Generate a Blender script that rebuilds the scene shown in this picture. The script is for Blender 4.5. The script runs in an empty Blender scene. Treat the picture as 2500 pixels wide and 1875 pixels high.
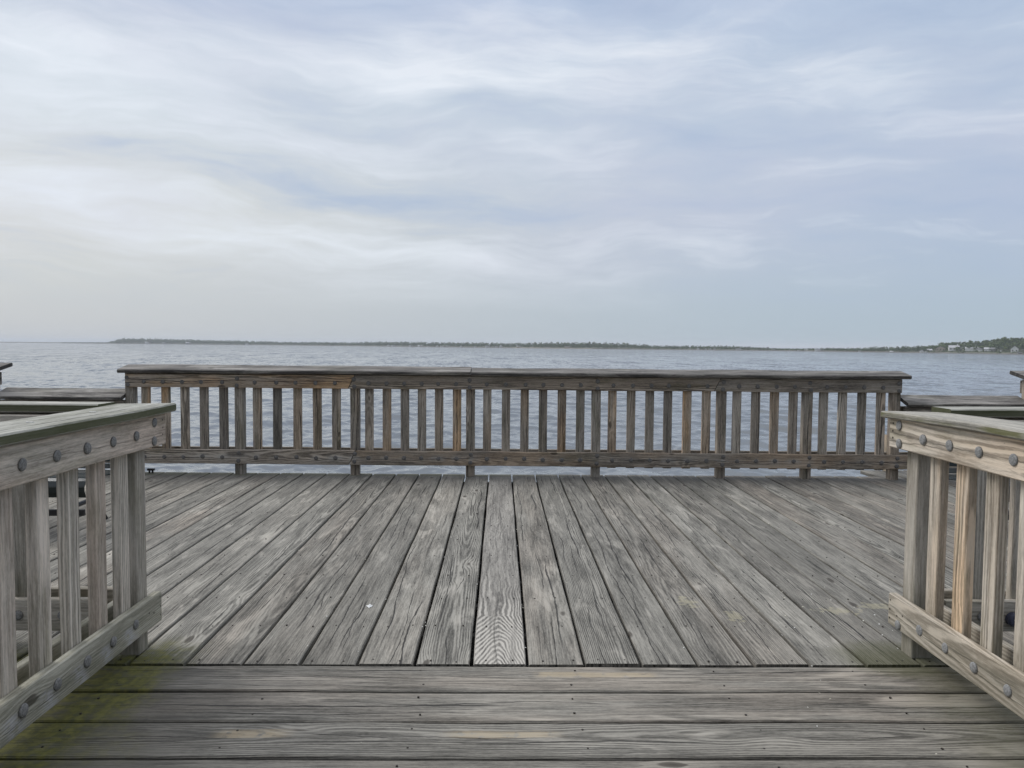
import bpy, bmesh, math, random
import numpy as np
from mathutils import Vector, Matrix

scene = bpy.context.scene
COL = scene.collection
random.seed(7)
rng = np.random.default_rng(11)

# ------------------------------------------------------------------ camera
FPX = 1870.0
cam_d = bpy.data.cameras.new('camera')
cam_d.sensor_width = 36.0
cam_d.lens = 36.0 * FPX / 2500.0
cam_d.clip_start = 0.05
cam_d.clip_end = 60000
cam = bpy.data.objects.new('camera', cam_d)
COL.objects.link(cam)
cam.matrix_world = (Matrix.Translation((0, 0, 1.35)) @ Matrix.Rotation(-0.015, 4, 'Z')
                    @ Matrix.Rotation(math.pi / 2 - math.atan(94.5 / FPX), 4, 'X')
                    @ Matrix.Rotation(0.008, 4, 'Z'))
scene.camera = cam

# ------------------------------------------------------------------ view + sun + sky
scene.view_settings.view_transform = 'Standard'
scene.view_settings.look = 'None'
scene.view_settings.exposure = 0.0
scene.view_settings.gamma = 1.0
scene.cycles.max_bounces = 8
scene.cycles.diffuse_bounces = 3
scene.cycles.volume_bounces = 1
scene.cycles.use_denoising = True

SUN_EL, SUN_AZ = math.radians(42), math.radians(-62)      # azimuth from +Y towards +X
sd = bpy.data.lights.new('sun', 'SUN')
sd.energy = 1.5
sd.angle = math.radians(28)
sd.color = (1.0, 0.965, 0.91)
sun = bpy.data.objects.new('sun', sd)
COL.objects.link(sun)
sdir = Vector((math.sin(SUN_AZ) * math.cos(SUN_EL), math.cos(SUN_AZ) * math.cos(SUN_EL), math.sin(SUN_EL)))
sun.rotation_euler = sdir.to_track_quat('Z', 'Y').to_euler()
sun.location = (-20, 10, 30)


def lin(c):
    return tuple((x / 255 / 12.92) if x / 255 <= .04045 else ((x / 255 + .055) / 1.055) ** 2.4 for x in c[:3])


# ---- small node-graph helper
class S:
    def __init__(s, g, sock): s.g, s.s = g, sock
    def _m(s, op, b=None, c=None, clamp=False): return s.g.math(op, s, b, c, clamp)
    def __add__(s, o): return s._m('ADD', o)
    __radd__ = __add__
    def __mul__(s, o): return s._m('MULTIPLY', o)
    __rmul__ = __mul__
    def __sub__(s, o): return s._m('SUBTRACT', o)
    def __rsub__(s, o): return s.g.math('SUBTRACT', o, s)
    def __truediv__(s, o): return s._m('DIVIDE', o)
    def abs(s): return s._m('ABSOLUTE')
    def sqrt(s): return s._m('SQRT')
    def sin(s): return s._m('SINE')
    def exp(s): return s._m('EXPONENT')
    def fract(s): return s._m('FRACT')
    def pow(s, o): return s._m('POWER', o)
    def clamp(s): return s._m('ADD', 0.0, None, True)
    def max(s, o): return s._m('MAXIMUM', o)
    def min(s, o): return s._m('MINIMUM', o)
    def step(s, a, b):                       # smoothstep a..b -> 0..1
        n = s.g.t.nodes.new('ShaderNodeMapRange')
        n.interpolation_type = 'SMOOTHSTEP'
        s.g.put(n.inputs['Value'], s)
        lo, hi, f, t = (a, b, 0.0, 1.0) if a < b else (b, a, 1.0, 0.0)
        n.inputs['From Min'].default_value = lo
        n.inputs['From Max'].default_value = hi
        n.inputs['To Min'].default_value = f
        n.inputs['To Max'].default_value = t
        return S(s.g, n.outputs['Result'])


class G:
    def __init__(s, tree): s.t = tree
    def put(s, inp, v):
        if isinstance(v, S): s.t.links.new(v.s, inp)
        elif v is not None:
            if hasattr(v, '__len__') and len(v) == 3 and inp.type == 'RGBA': v = (*v, 1)
            inp.default_value = v
    def math(s, op, a, b=None, c=None, clamp=False):
        n = s.t.nodes.new('ShaderNodeMath'); n.operation = op; n.use_clamp = clamp
        for i, x in enumerate((a, b, c)):
            if x is not None: s.put(n.inputs[i], x)
        return S(s, n.outputs[0])
    def vec(s, x, y, z=0.0):
        n = s.t.nodes.new('ShaderNodeCombineXYZ')
        for i, q in enumerate((x, y, z)): s.put(n.inputs[i], q)
        return S(s, n.outputs[0])
    def sep(s, v):
        n = s.t.nodes.new('ShaderNodeSeparateXYZ'); s.put(n.inputs[0], v)
        return [S(s, o) for o in n.outputs]
    def noise(s, v, scale=1.0, detail=2.0, rough=0.5, dist=0.0):
        n = s.t.nodes.new('ShaderNodeTexNoise'); s.put(n.inputs['Vector'], v)
        n.inputs['Scale'].default_value = scale; n.inputs['Detail'].default_value = detail
        n.inputs['Roughness'].default_value = rough; n.inputs['Distortion'].default_value = dist
        return S(s, n.outputs[0])
    def voronoi(s, v):
        n = s.t.nodes.new('ShaderNodeTexVoronoi'); s.put(n.inputs['Vector'], v)
        n.inputs['Scale'].default_value = 1.0
        return S(s, n.outputs['Distance']), S(s, n.outputs['Color'])
    def mix(s, f, a, b, mode='MIX'):
        n = s.t.nodes.new('ShaderNodeMix'); n.data_type = 'RGBA'; n.blend_type = mode
        s.put(n.inputs['Factor'], f)
        ins = [i for i in n.inputs if i.type == 'RGBA']
        s.put(ins[0], a); s.put(ins[1], b)
        return S(s, [o for o in n.outputs if o.type == 'RGBA'][0])
    def uv(s, name):
        n = s.t.nodes.new('ShaderNodeUVMap'); n.uv_map = name
        return S(s, n.outputs[0])
    def attr(s, name):
        n = s.t.nodes.new('ShaderNodeAttribute'); n.attribute_name = name
        return S(s, n.outputs['Color']), S(s, n.outputs['Alpha'])
    def geo(s, out='Position'):
        n = s.t.nodes.new('ShaderNodeNewGeometry')
        return S(s, n.outputs[out])
    def bump(s, h, strength=.5, dist=.002):
        n = s.t.nodes.new('ShaderNodeBump'); s.put(n.inputs['Height'], h)
        n.inputs['Strength'].default_value = strength; n.inputs['Distance'].default_value = dist
        return S(s, n.outputs[0])


# ---- sky: Nishita blue behind a broken sheet of thin cloud, all by direction
world = bpy.data.worlds.new('World')
scene.world = world
world.use_nodes = True
wt = world.node_tree
wt.nodes.clear()
g = G(wt)
wout = wt.nodes.new('ShaderNodeOutputWorld')
bg = wt.nodes.new('ShaderNodeBackground')
wt.links.new(bg.outputs[0], wout.inputs[0])
SKY_STR = 0.1
bg.inputs['Strength'].default_value = SKY_STR
sky = wt.nodes.new('ShaderNodeTexSky')
sky.sky_type = 'NISHITA'
sky.sun_disc = False
sky.sun_elevation = SUN_EL
sky.sun_rotation = SUN_AZ
tc = wt.nodes.new('ShaderNodeTexCoord')
dx, dy, dz = g.sep(S(g, tc.outputs['Generated']))
az = g.math('ARCTAN2', dx, dy)
el = g.math('ARCSINE', dz.max(-0.02).min(1.0))
# warp the coordinates so that no cloud edge is clean
wv = g.vec(az * 2.2, el * 5.0, 3.1)
w1 = g.noise(wv, 1.6, 3, .55) - .5
w2 = g.noise(g.vec(az * 2.2, el * 5.0, 9.7), 1.9, 3, .55) - .5
a2 = az + w1 * .16
e2 = el + w2 * .075
# base colour: height ramp, cooler and darker to the right
lr = az.step(-.62, .62)
def stops(h, m1, m2, t):
    c = g.mix(el.step(0.0, .16), lin(h), lin(m1))
    c = g.mix(el.step(.14, .30), c, lin(m2))
    return g.mix(el.step(.28, .50), c, lin(t))
base = g.mix(lr, stops((197, 201, 205), (219, 221, 219), (212, 221, 229), (190, 204, 231)),
             stops((172, 190, 204), (182, 196, 217), (191, 205, 224), (187, 203, 228)))
# streaks
st = g.noise(g.vec(a2 * 2.0 + e2 * 1.6, e2 * 14.0, .7), 1.0, 6, .56, .15)
st2 = g.noise(g.vec(a2 * 4.2 + e2 * 3.0, e2 * 27.0, 5.2), 1.0, 5, .6, .2)
lowfade = el.step(.02, .14)
st3 = g.noise(g.vec(a2 * 9.0 + e2 * 7.0, e2 * 44.0, 2.2), 1.0, 5, .65, .2)
streak = ((st - .5) * 2.7 + (st2 - .5) * 1.6 + (st3 - .5) * 1.1) * lowfade


def blob(px, py, sx, sy, tilt, amp):
    x0 = (px * 1.1302 - 1250) / FPX + .015
    y0 = (836 + .008 * px * 1.13 - py * 1.1302) / FPX
    x0 = math.atan(x0); y0 = math.atan(y0 * math.cos(x0))
    sx *= 1.1302 / FPX; sy *= 1.1302 / FPX
    u = a2 - x0; v = e2 - y0 + u * tilt
    q = (u / sx) * (u / sx) + (v / sy) * (v / sy)
    return (q * -1.0).exp() * amp


blobs = [(120, 115, 330, 42, .1, .55), (480, 165, 260, 34, .08, .42), (560, 95, 120, 45, .1, .38), (850, 185, 130, 80, .3, .5),
         (1130, 175, 330, 60, .0, .42), (600, 310, 430, 40, .05, .40), (40, 250, 170, 70, .0, .38),
         (1130, 320, 240, 26, .25, .3), (1880, 245, 200, 50, .0, .25), (420, 470, 420, 55, .08, .32),
         (1300, 250, 160, 60, -.3, .22), (1450, 110, 200, 50, .0, .2), (70, 400, 180, 35, .1, .25),
         (480, 40, 230, 55, .0, -.55), (640, 205, 260, 22, .1, -.25), (1380, 25, 200, 50, .1, -.45), (1900, 305, 170, 50, .1, -.4),
         (1850, 450, 430, 34, .02, -.45), (850, 445, 90, 18, .15, -.15), (1180, 452, 110, 20, .0, -.38), (1480, 320, 300, 60, .05, -.3),
         (2160, 380, 170, 60, .0, -.35), (170, 185, 220, 24, .0, -.3), (20, 330, 160, 40, .0, -.3), (1010, 250, 90, 20, .1, -.2),
         (300, 450, 200, 22, .1, -.22), (2150, 120, 150, 120, .0, -.25), (700, 395, 300, 30, .1, -.25), (1750, 590, 300, 40, 0, -.12)]
acc = streak
for b in blobs: acc = acc + blob(*b) * 1.1
hi = lin((235, 241, 249)); lo = lin((170, 188, 215))
cl = g.mix((acc * .95).clamp(), base, hi)
cl = g.mix((acc * -.85).clamp(), cl, lo)
# warm-white tint low on the left, blue overhead; unseen sky behind the viewer dimmed to shape the light
front = dy.step(-.75, .35)
over = el.step(.45, 1.1)
mul = (front * .46 + .54) * (1.0 + over * 1.0)
mot = g.noise(g.vec(az * 2.6, el * 7.0, 14.0), 1.0, 4, .55)
cl = g.mix((mot - .42).clamp() * 1.1 * lowfade, cl, lin((208, 209, 226)))
cl = g.mix(over * .85, cl, lin((228, 229, 231)))
n = wt.nodes.new('ShaderNodeVectorMath'); n.operation = 'SCALE'
g.put(n.inputs[0], cl); g.put(n.inputs['Scale'], mul * (1.0 / SKY_STR))
cloud = S(g, n.outputs[0])
final = g.mix(.06, cloud, S(g, sky.outputs[0]))
wt.links.new(final.s, bg.inputs['Color'])


# ------------------------------------------------------------------ mesh building
class MB:
    """collects boards and other shapes and links them as ONE mesh object"""
    def __init__(s):
        s.v, s.f, s.g, s.p, s.t = [], [], [], [], []       # verts, faces, grain uv, plank uv, tint per vertex

    def add(s, verts, faces, guv=None, puv=None, tint=(1, 0, .5, 0), smooth=False):
        o = len(s.v)
        s.v += [tuple(q) for q in verts]
        tl = tint if isinstance(tint, list) else [tint] * len(verts)
        s.t += tl
        for i, f in enumerate(faces):
            s.f.append([o + k for k in f])
            s.g.append(guv[i] if guv else [(verts[k][0] + verts[k][1] * .37, verts[k][2]) for k in f])
            s.p.append(puv[i] if puv else [(verts[k][0], verts[k][2]) for k in f])

    def build(s, name, mat, parent=None, smooth=False, loc=None):
        me = bpy.data.meshes.new(name)
        me.from_pydata(s.v, [], s.f)
        me.update()
        for nm, src in (('grain', s.g), ('plank', s.p)):
            lay = me.uv_layers.new(name=nm)
            flat = np.array([c for f in src for uv in f for c in uv], dtype=np.float32)
            lay.data.foreach_set('uv', flat)
        ca = me.color_attributes.new('tint', 'FLOAT_COLOR', 'POINT')
        ca.data.foreach_set('color', np.array(s.t, dtype=np.float32).ravel())
        if mat: me.materials.append(mat)
        if smooth: me.polygons.foreach_set('use_smooth', [True] * len(me.polygons))
        o = bpy.data.objects.new(name, me)
        COL.objects.link(o)
        if parent: o.parent = parent
        if loc: o.location = loc
        return o


def tag(o, label=None, cat=None, group=None, kind=None):
    if label: o['label'] = label
    if cat: o['category'] = cat
    if group: o['group'] = group
    if kind: o['kind'] = kind
    return o


def empty(name, loc, rz=0.0, label=None, cat=None, group=None):
    o = bpy.data.objects.new(name, None)
    o.empty_display_size = .1
    COL.objects.link(o)
    o.location = loc
    o.rotation_euler = (0, 0, rz)
    return tag(o, label, cat, group)


def wob(amp, L, r):
    ph = [(r.uniform(.25, .7), r.uniform(0, 6.28), .6), (r.uniform(.9, 1.6), r.uniform(0, 6.28), .3), (r.uniform(3, 6), r.uniform(0, 6.28), .15)]
    return lambda q: amp * sum(a * math.sin(6.283 * k * q + p) for k, p, a in ph)


def board(mb, o, ex, ey, ez, L, W, T, tint=(1, 0), seed=None, wobble=.0015, cut0=0.0, cut1=0.0, cham=.004,
          step=.25, halo=None, sub=1, lift=None):
    """one sawn board: o = middle of its start, ex along, ey across the wide face, ez through the thickness"""
    r = random.Random(int((seed if seed is not None else random.random()) * 1e7) + 3)
    sd_ = seed if seed is not None else r.random()
    o, ex, ey, ez = Vector(o), Vector(ex), Vector(ey), Vector(ez)
    if ex.cross(ey).dot(ez) < 0: ez = -ez
    n = max(1, int(math.ceil(L / step)))
    a, b, c = W / 2, T / 2, min(cham, T * .3)
    prof = []
    for k in range(sub + 1):
        prof.append((-a + c + (2 * a - 2 * c) * k / sub, b))
    prof += [(a, b - c), (a, -b + c)]
    for k in range(sub + 1):
        prof.append((a - c - (2 * a - 2 * c) * k / sub, -b))
    prof += [(-a, -b + c), (-a, b - c)]
    m = len(prof)
    per = [0.0]
    for k in range(m):
        p, q = prof[k], prof[(k + 1) % m]
        per.append(per[-1] + math.hypot(q[0] - p[0], q[1] - p[1]))
    def pv(k):
        w, t = prof[k % m]
        if abs(w) >= a - 1e-6: return math.copysign(a + (b - t), w)
        return w
    eL, eR, up = wob(wobble, L, r), wob(wobble, L, r), wob(wobble * .8, L, r)
    off, ofv = r.uniform(0, 60), r.uniform(0, 20)
    vs, tn = [], []
    for i in range(n + 1):
        f = i / n
        s_ = L * f
        for w, t in prof:
            sh = (cut0 * (1 - f) + cut1 * f) * w
            ww = w + (eL(s_) if w < 0 else eR(s_))
            tt = t + up(s_) + (lift(s_) if lift else 0)
            vs.append(o + ex * (s_ + sh) + ey * ww + ez * tt)
            h = halo(s_ + sh, w) if (halo and t > 0) else 0.0
            tn.append((tint[0], tint[1], sd_, h))
    fs, gu, pu = [], [], []
    for i in range(n):
        for k in range(m):
            k2 = (k + 1) % m
            fs.append([i * m + k, i * m + k2, (i + 1) * m + k2, (i + 1) * m + k][::-1])
            s0, s1 = L * i / n, L * (i + 1) / n
            v0, v1 = per[k] + ofv, per[k + 1] + ofv
            gu.append([(s0 + off, v0), (s0 + off, v1), (s1 + off, v1), (s1 + off, v0)][::-1])
            pu.append([(s0, pv(k)), (s0, pv(k2)), (s1, pv(k2)), (s1, pv(k))][::-1])
    for ring, rev in ((range(m), False), (range(n * m, n * m + m), True)):
        ids = list(ring)
        g_ = [(off + prof[k][1] * 2.0, ofv + prof[k][0]) for k in range(m)]
        p_ = [(prof[k][1] * 3.0, prof[k][0] * .5) for k in range(m)]
        ids = [len(vs) + k for k in range(m)]
        vs += [vs[k] for k in ring]
        tn += [(tint[0] * .5, tint[1] * .4, sd_, 0.0)] * m  # weathered end grain, darkened further to paint the shadow line at the seam
        if rev: ids, g_, p_ = ids[::-1], g_[::-1], p_[::-1]
        fs.append(ids); gu.append(g_); pu.append(p_)
    fs = [f[::-1] for f in fs]; gu = [f[::-1] for f in gu]; pu = [f[::-1] for f in pu]
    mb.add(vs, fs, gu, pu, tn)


X, Y, Z = (1, 0, 0), (0, 1, 0), (0, 0, 1)


def one(name, mat, parent, *a, **k):
    mb = MB(); board(mb, *a, **k)
    return mb.build(name, mat, parent)


# ------------------------------------------------------------------ materials
def new_mat(name):
    m = bpy.data.materials.new(name)
    m.use_nodes = True
    t = m.node_tree
    for n_ in list(t.nodes):
        if n_.type not in ('OUTPUT_MATERIAL', 'BSDF_PRINCIPLED'): t.nodes.remove(n_)
    b = [q for q in t.nodes if q.type == 'BSDF_PRINCIPLED'][0]
    return m, G(t), b


def wood(name, light, dark, warm, ring=.5, ring_sp=.0085, crack=1.0, knots=.62, blotch=1.0, stain=None, halo_c=(.5, .49, .46),
         contrast=1.0, fig=.55, rough=.8, zebra=False, worn=0.0, worn_c=(.48, .45, .39), grime=0.0, grime_c=(.42, .43, .34)):
    m, g, bs = new_mat(name)
    u, v, _ = g.sep(g.uv('grain'))
    pu, pv, _ = g.sep(g.uv('plank'))
    tcol, talpha = g.attr('tint')
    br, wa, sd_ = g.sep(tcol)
    s3 = sd_ * 37.0
    nb = g.noise(g.vec(u * 1.5, v * 9, s3), 1, 4, .6, .4)
    ns = g.noise(g.vec(u * 3.6, v * 85, s3 + 5), 1, 4, .65)
    nf = g.noise(g.vec(u * 24, v * 300, s3 + 9), 1, 2, .65)
    npt = g.noise(g.vec(u * 48, v * 150, s3 + 12), 1, 3, .7)
    # knots
    d, kc = g.voronoi(g.vec(u * 2.3 + (nb - .5) * .4, v * 6.0, s3))
    kr, kg, kb = g.sep(kc)
    kon = kr.step(knots, knots + .02)
    kinf = ((d / .24) * (d / .24) * -1.0).exp() * kon
    kcore = d.step(.125, .085) * kon
    # flat-sawn growth rings: cones cut by the face
    dep = g.noise(g.vec(u * .42, 1.7, s3 + 20), 1, 1, .4) * .22 * (sd_ * 5.37).fract() + .012
    cx = ((sd_ * 17.31).fract() - .5) * .15
    q = pv - cx
    if zebra:
        uz = pu + (g.noise(g.vec(pu * 3, 1.0, 5.0), 1, 2) - .5) * .25
        dep = uz.min(.58) * .24 + .035 + (uz - .7).max(0.0) * (g.noise(g.vec(pu * 1.3, 2.0, 8.0), 1, 1) - .5) * .12
        q = pv + .006 + (g.noise(g.vec(pu * 2.5, 3.0, 1.0), 1, 2) - .5) * .05
        q = q * (q.step(-.03, .03) * .35 + .8)
    rr = ((q.abs().pow(1.4) + dep.abs().pow(1.4)).pow(1 / 1.4) + (g.noise(g.vec(pu * 7, pv * 14, 3.0), 1, 3, .6) - .5) * .014 + (g.noise(g.vec(pu * 2.5, pv * 9, 6.0), 1, 1) - .5) * .025) if zebra else (q * q + dep * dep).sqrt()
    rr = rr + kinf * .018 + (g.noise(g.vec(u * 6, v * 26, s3 + 31), 1, 2, .5) - .5) * .008
    w = (rr * (6.2832 / ring_sp)).sin()
    rg = w.step(-.55, .75)
    figv = ((sd_ * 29.77).fract()).step(fig - .3, fig + .4) * .8 + .2
    ringv = (rg - .5) * figv * ring * (nb.step(.3, .6) * .7 + .3)
    if zebra: ringv = ringv * (pu.step(1.4, .25) * .88 + .12) + (pu.step(1.0, .1) - .45) * .38
    val = (.5 + (nb - .5) * 1.15 * blotch + (ns - .5) * 1.25 + (nf - .5) * .75 + (npt - .5) * .55 + ringv - kinf * -.12)
    val = ((val - .5) * contrast + .5).clamp()
    c = g.mix(val, dark, light)
    wp = g.noise(g.vec(u * 1.7, v * 8.5, s3 + 90), 1, 4, .62, .6)
    c = g.mix(((wp.step(.54, .70) * worn + kinf * .5 * worn) * (ns.step(.25, .6) * .7 + .3)).clamp(), c, worn_c)
    nw = g.noise(g.vec(u * .9, v * 5, s3 + 70), 1, 3, .6).step(.35, .62)
    c = g.mix((wa * (nw * .8 + .2)).clamp(), c, g.mix(1.0, c, warm, 'MULTIPLY'))
    c = g.mix(talpha * g.noise(g.vec(u * 25, v * 60, 2.0), 1, 2).step(.3, .55), c, halo_c)
    if grime:
        gm = g.noise(g.vec(u * 1.5, v * 7, s3 + 120), 1, 5, .68, .3).step(.50, .68) * grime
        c = g.mix(gm, c, g.mix(1.0, c, grime_c, 'MULTIPLY'))
    # checks (drying cracks) that wander with the grain
    ckm = None
    for q_, (off_, amp_, wid_, fr_) in enumerate(((.03, .10, .0024, .9), (-.05, .10, .0016, .7), (.0, .16, .0012, 1.3))):
        path = (g.noise(g.vec(u * 1.1, 4.0 * q_, s3 + 40 + 7 * q_), 1, 2, .5) - .5) * amp_ + (g.noise(g.vec(u * 16, 1.0, s3 + 50 + q_), 1, 2, .6) - .5) * .012 + ((sd_ * (11.3 + 5 * q_)).fract() - .5) * .07 + off_
        pres = g.noise(g.vec(u * fr_, 9.0 * q_, s3 + 60), 1, 1).step(.47, .57)
        wv = g.noise(g.vec(u * 9, 2.0, s3 + 80 + q_), 1, 2).step(.25, .7) * (wid_ * 1.6) + wid_ * .5
        z_ = (((pv - path).abs() / wv) * -1.0 + 1.6).clamp() * pres
        ckm = z_ if ckm is None else ckm.max(z_)
    ck2 = (g.noise(g.vec(u * 1.6, v * 42, s3 + 44), 1, 1, .5) - .52).abs().step(.012, .003) * g.noise(g.vec(u * 1.9, v * 9, s3 + 66), 1, 1).step(.56, .64)
    ckm = ckm.max(ck2 * .4) * crack
    c = g.mix(kcore * (.9 - d * 2.0), c, (.045, .036, .028))
    c = g.mix(npt.step(.66, .74) * .45, c, (.03, .028, .025))
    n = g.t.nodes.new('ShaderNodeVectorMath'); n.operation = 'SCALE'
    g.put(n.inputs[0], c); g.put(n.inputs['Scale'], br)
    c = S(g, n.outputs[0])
    c = g.mix((ckm * .9).clamp(), c, (.022, .02, .018))
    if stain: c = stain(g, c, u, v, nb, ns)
    g.put(bs.inputs['Base Color'], c)
    bs.inputs['Roughness'].default_value = rough
    bs.inputs['Specular IOR Level'].default_value = .3
    h = ckm * -1.4 + rg * figv * .3 + nf * .5 + ns * .35 - kcore * .3
    g.put(bs.inputs['Normal'], g.bump(h, .75, .0022))
    return m


def stain_deck(g, c, u, v, nb, ns):
    px, py, pz = g.sep(g.geo('Position'))
    nn = (g.noise(g.vec(px * 3.1, py * 3.1, 1.0), 1, 4, .6) - .5)
    fine = g.noise(g.vec(px * 26, py * 26, 4.0), 1, 3, .6)
    # algae in the left corner, along the foot of the left railing
    k = (px + 1.38 + nn * .55 + (ns - .5) * .12).step(.16, -.12) * (py + nn * .5).step(3.48, 3.2)
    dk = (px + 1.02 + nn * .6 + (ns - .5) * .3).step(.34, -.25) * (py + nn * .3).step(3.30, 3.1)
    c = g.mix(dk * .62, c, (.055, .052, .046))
    patch = g.noise(g.vec(px * 7, py * 11, 2.5), 1, 5, .7).step(.30, .56)
    c = g.mix(k * (fine.step(.25, .6) * .4 + .6) * (patch * .45 + .6), c, g.mix(fine.step(.3, .7), (.052, .056, .014), (.135, .130, .036)))
    # damp algae at the right post
    r1 = ((px - 1.72) * (px - 1.72) * 7.0 + (py - 3.26) * (py - 3.26) * 16.0 + nn * 1.1).step(.75, .05)
    c = g.mix(r1 * .62, c, (.085, .088, .035))
    r2 = (px - 1.62 + nn * .7 + (ns - .5) * .3).step(-.15, .3) * (py).step(3.17, 3.1)
    c = g.mix(r2 * .42, c, (.14, .135, .07))
    # green drip band under the far railing
    e = (py + (fine - .5) * .02).step(7.80, 7.83) * px.step(1.2, -.4)
    c = g.mix(e * (ns.step(.3, .6) * .4 + .35), c, (.15, .155, .075))
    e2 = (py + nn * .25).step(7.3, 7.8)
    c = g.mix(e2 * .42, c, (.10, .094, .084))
    # pale yellow lichen crust
    yl = None
    for (x0, y0, rx, ry) in ((2.0, 3.93, .14, .05), (1.75, 3.85, .12, .05), (1.18, 3.76, .05, .09), (1.0, 3.98, .05, .09)):
        z_ = ((px - x0) / rx) * ((px - x0) / rx) + ((py - y0) / ry) * ((py - y0) / ry)
        t_ = (z_ + (fine - .5) * 6.5).step(.9, .2)
        yl = t_ if yl is None else yl.max(t_)
    c = g.mix(yl * .36, c, (.45, .41, .27))
    # old buff paint on two walkway boards
    pa = ((px - .40) / .26).abs().step(1.05, .8) * ((py - 3.085) / .03 + (ns - .5) * 1.6).abs().step(1.1, .6)
    pb = ((px - .02) / .22).abs().step(1.1, .5) * ((py - 2.60) / .024 + (ns - .5) * 2.4).abs().step(1.2, .5)
    pc = ((px + .85) / .15).abs().step(1.1, .4) * ((py - 2.60) / .028 + (ns - .5) * 2.4).abs().step(1.2, .5)
    c = g.mix((pa.max(pb).max(pc)) * fine.step(.25, .5) * .5, c, (.46, .37, .24))
    return c


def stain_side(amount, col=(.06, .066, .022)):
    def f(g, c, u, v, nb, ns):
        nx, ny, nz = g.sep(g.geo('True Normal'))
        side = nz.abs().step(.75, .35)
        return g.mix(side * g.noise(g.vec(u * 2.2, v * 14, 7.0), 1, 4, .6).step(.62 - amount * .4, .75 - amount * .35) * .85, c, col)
    return f


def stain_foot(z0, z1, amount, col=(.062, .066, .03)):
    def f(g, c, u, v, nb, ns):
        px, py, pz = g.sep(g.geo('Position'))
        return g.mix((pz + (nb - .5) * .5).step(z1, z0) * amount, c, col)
    return f


GREYL, GREYD = (.33, .313, .272), (.074, .070, .060)
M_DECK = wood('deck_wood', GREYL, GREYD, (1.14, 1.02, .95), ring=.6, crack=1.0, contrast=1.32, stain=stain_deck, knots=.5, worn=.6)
M_ZEBRA = wood('figured_deck_wood', (.50, .47, .415), (.12, .112, .10), (1.1, 1, .95), ring=1.05, ring_sp=.013, crack=.5, zebra=True, stain=stain_deck, fig=-.4, blotch=.7, knots=.8)
M_FAR = wood('far_rail_wood', (.56, .51, .44), (.145, .13, .112), (1.5, 1.03, .60), contrast=1.35, grime=.7, ring=.7, crack=.9, knots=.7)
M_FARCAP = wood('far_cap_wood', (.30, .282, .258), (.058, .053, .049), (1.2, 1.05, .9), ring=.4, crack=1.3, contrast=1.6, blotch=1.4, grime=.6, worn=.7, worn_c=(.46, .44, .40), stain=stain_side(.5, (.05, .047, .044)))
M_LEFT = wood('greenish_rail_wood', (.70, .64, .55), (.29, .265, .222), (1.15, .95, .88), ring=.75, ring_sp=.013, crack=.35, knots=.72, blotch=1.2, contrast=1.3, grime=.55, worn=.5, worn_c=(.6, .57, .52), stain=stain_foot(.0, .5, .3))
M_LEFTLOW = wood('mossy_rail_wood', (.48, .46, .385), (.20, .193, .15), (1.1, 1.0, .85), ring=.35, crack=.4, grime=.6, halo_c=(.46, .45, .45), stain=stain_foot(.05, .3, .35))
M_LEFTCAP = wood('left_cap_wood', (.50, .49, .44), (.17, .17, .14), (1.1, 1, .9), ring=.4, crack=.8, contrast=1.3, grime=.6, stain=stain_side(.95))
M_RIGHT = wood('cream_rail_wood', (.72, .66, .565), (.33, .295, .245), (1.18, .93, .70), ring=.75, ring_sp=.013, crack=.45, knots=.68, contrast=1.3, blotch=1.3, grime=.55, worn=.4, worn_c=(.72, .68, .60), halo_c=(.30, .20, .12), stain=stain_foot(.05, .45, .4))
M_RIGHTCAP = wood('right_cap_wood', (.50, .475, .415), (.17, .163, .14), (1.15, 1, .8), ring=.6, ring_sp=.014, crack=.6, contrast=1.3, stain=stain_side(.42, (.13, .132, .045)))
M_DARK = wood('dark_frame_wood', (.12, .11, .10), (.045, .042, .038), (1.2, 1, .9), crack=.3)  # plain dark wood of the joists and pilings


def bolt_mat(name, c0, c1, metal, rough):
    m, g, bs = new_mat(name)
    p = g.geo('Position')
    nn = g.noise(p, 140, 3, .6)
    g.put(bs.inputs['Base Color'], g.mix(nn.step(.35, .65), c0, c1))
    bs.inputs['Roughness'].default_value = rough
    bs.inputs['Metallic'].default_value = metal
    g.put(bs.inputs['Normal'], g.bump(nn, .25, .001))
    return m


M_BOLT = bolt_mat('galvanised_bolt', (.14, .138, .13), (.25, .245, .235), .15, .7)
M_BOLTR = bolt_mat('bright_galvanised_bolt', (.20, .20, .195), (.33, .33, .325), .15, .7)
M_BOLTF = bolt_mat('weathered_bolt', (.12, .115, .108), (.21, .20, .19), .3, .65)
M_NAIL = bolt_mat('rusty_nail', (.02, .017, .015), (.05, .04, .03), .3, .7)
M_STAPLE = bolt_mat('pale_staple', (.6, .6, .58), (.72, .72, .7), .2, .5)
M_BLUE = bolt_mat('blue_plastic', (.03, .034, .06), (.05, .055, .09), 0, .4)
M_BENCH = bolt_mat('dark_green_bench_paint', (.006, .011, .011), (.009, .016, .015), 0, .3)
M_BLACK = bolt_mat('black_iron_paint', (.008, .008, .010), (.014, .014, .017), 0, .4)

# ------------------------------------------------------------------ deck and walkway
PIT = .241


def deck_tint(r):
    return (r.uniform(.78, 1.14), r.choice([0, 0, .15, .35, .6]) * r.uniform(.5, 1))


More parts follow.
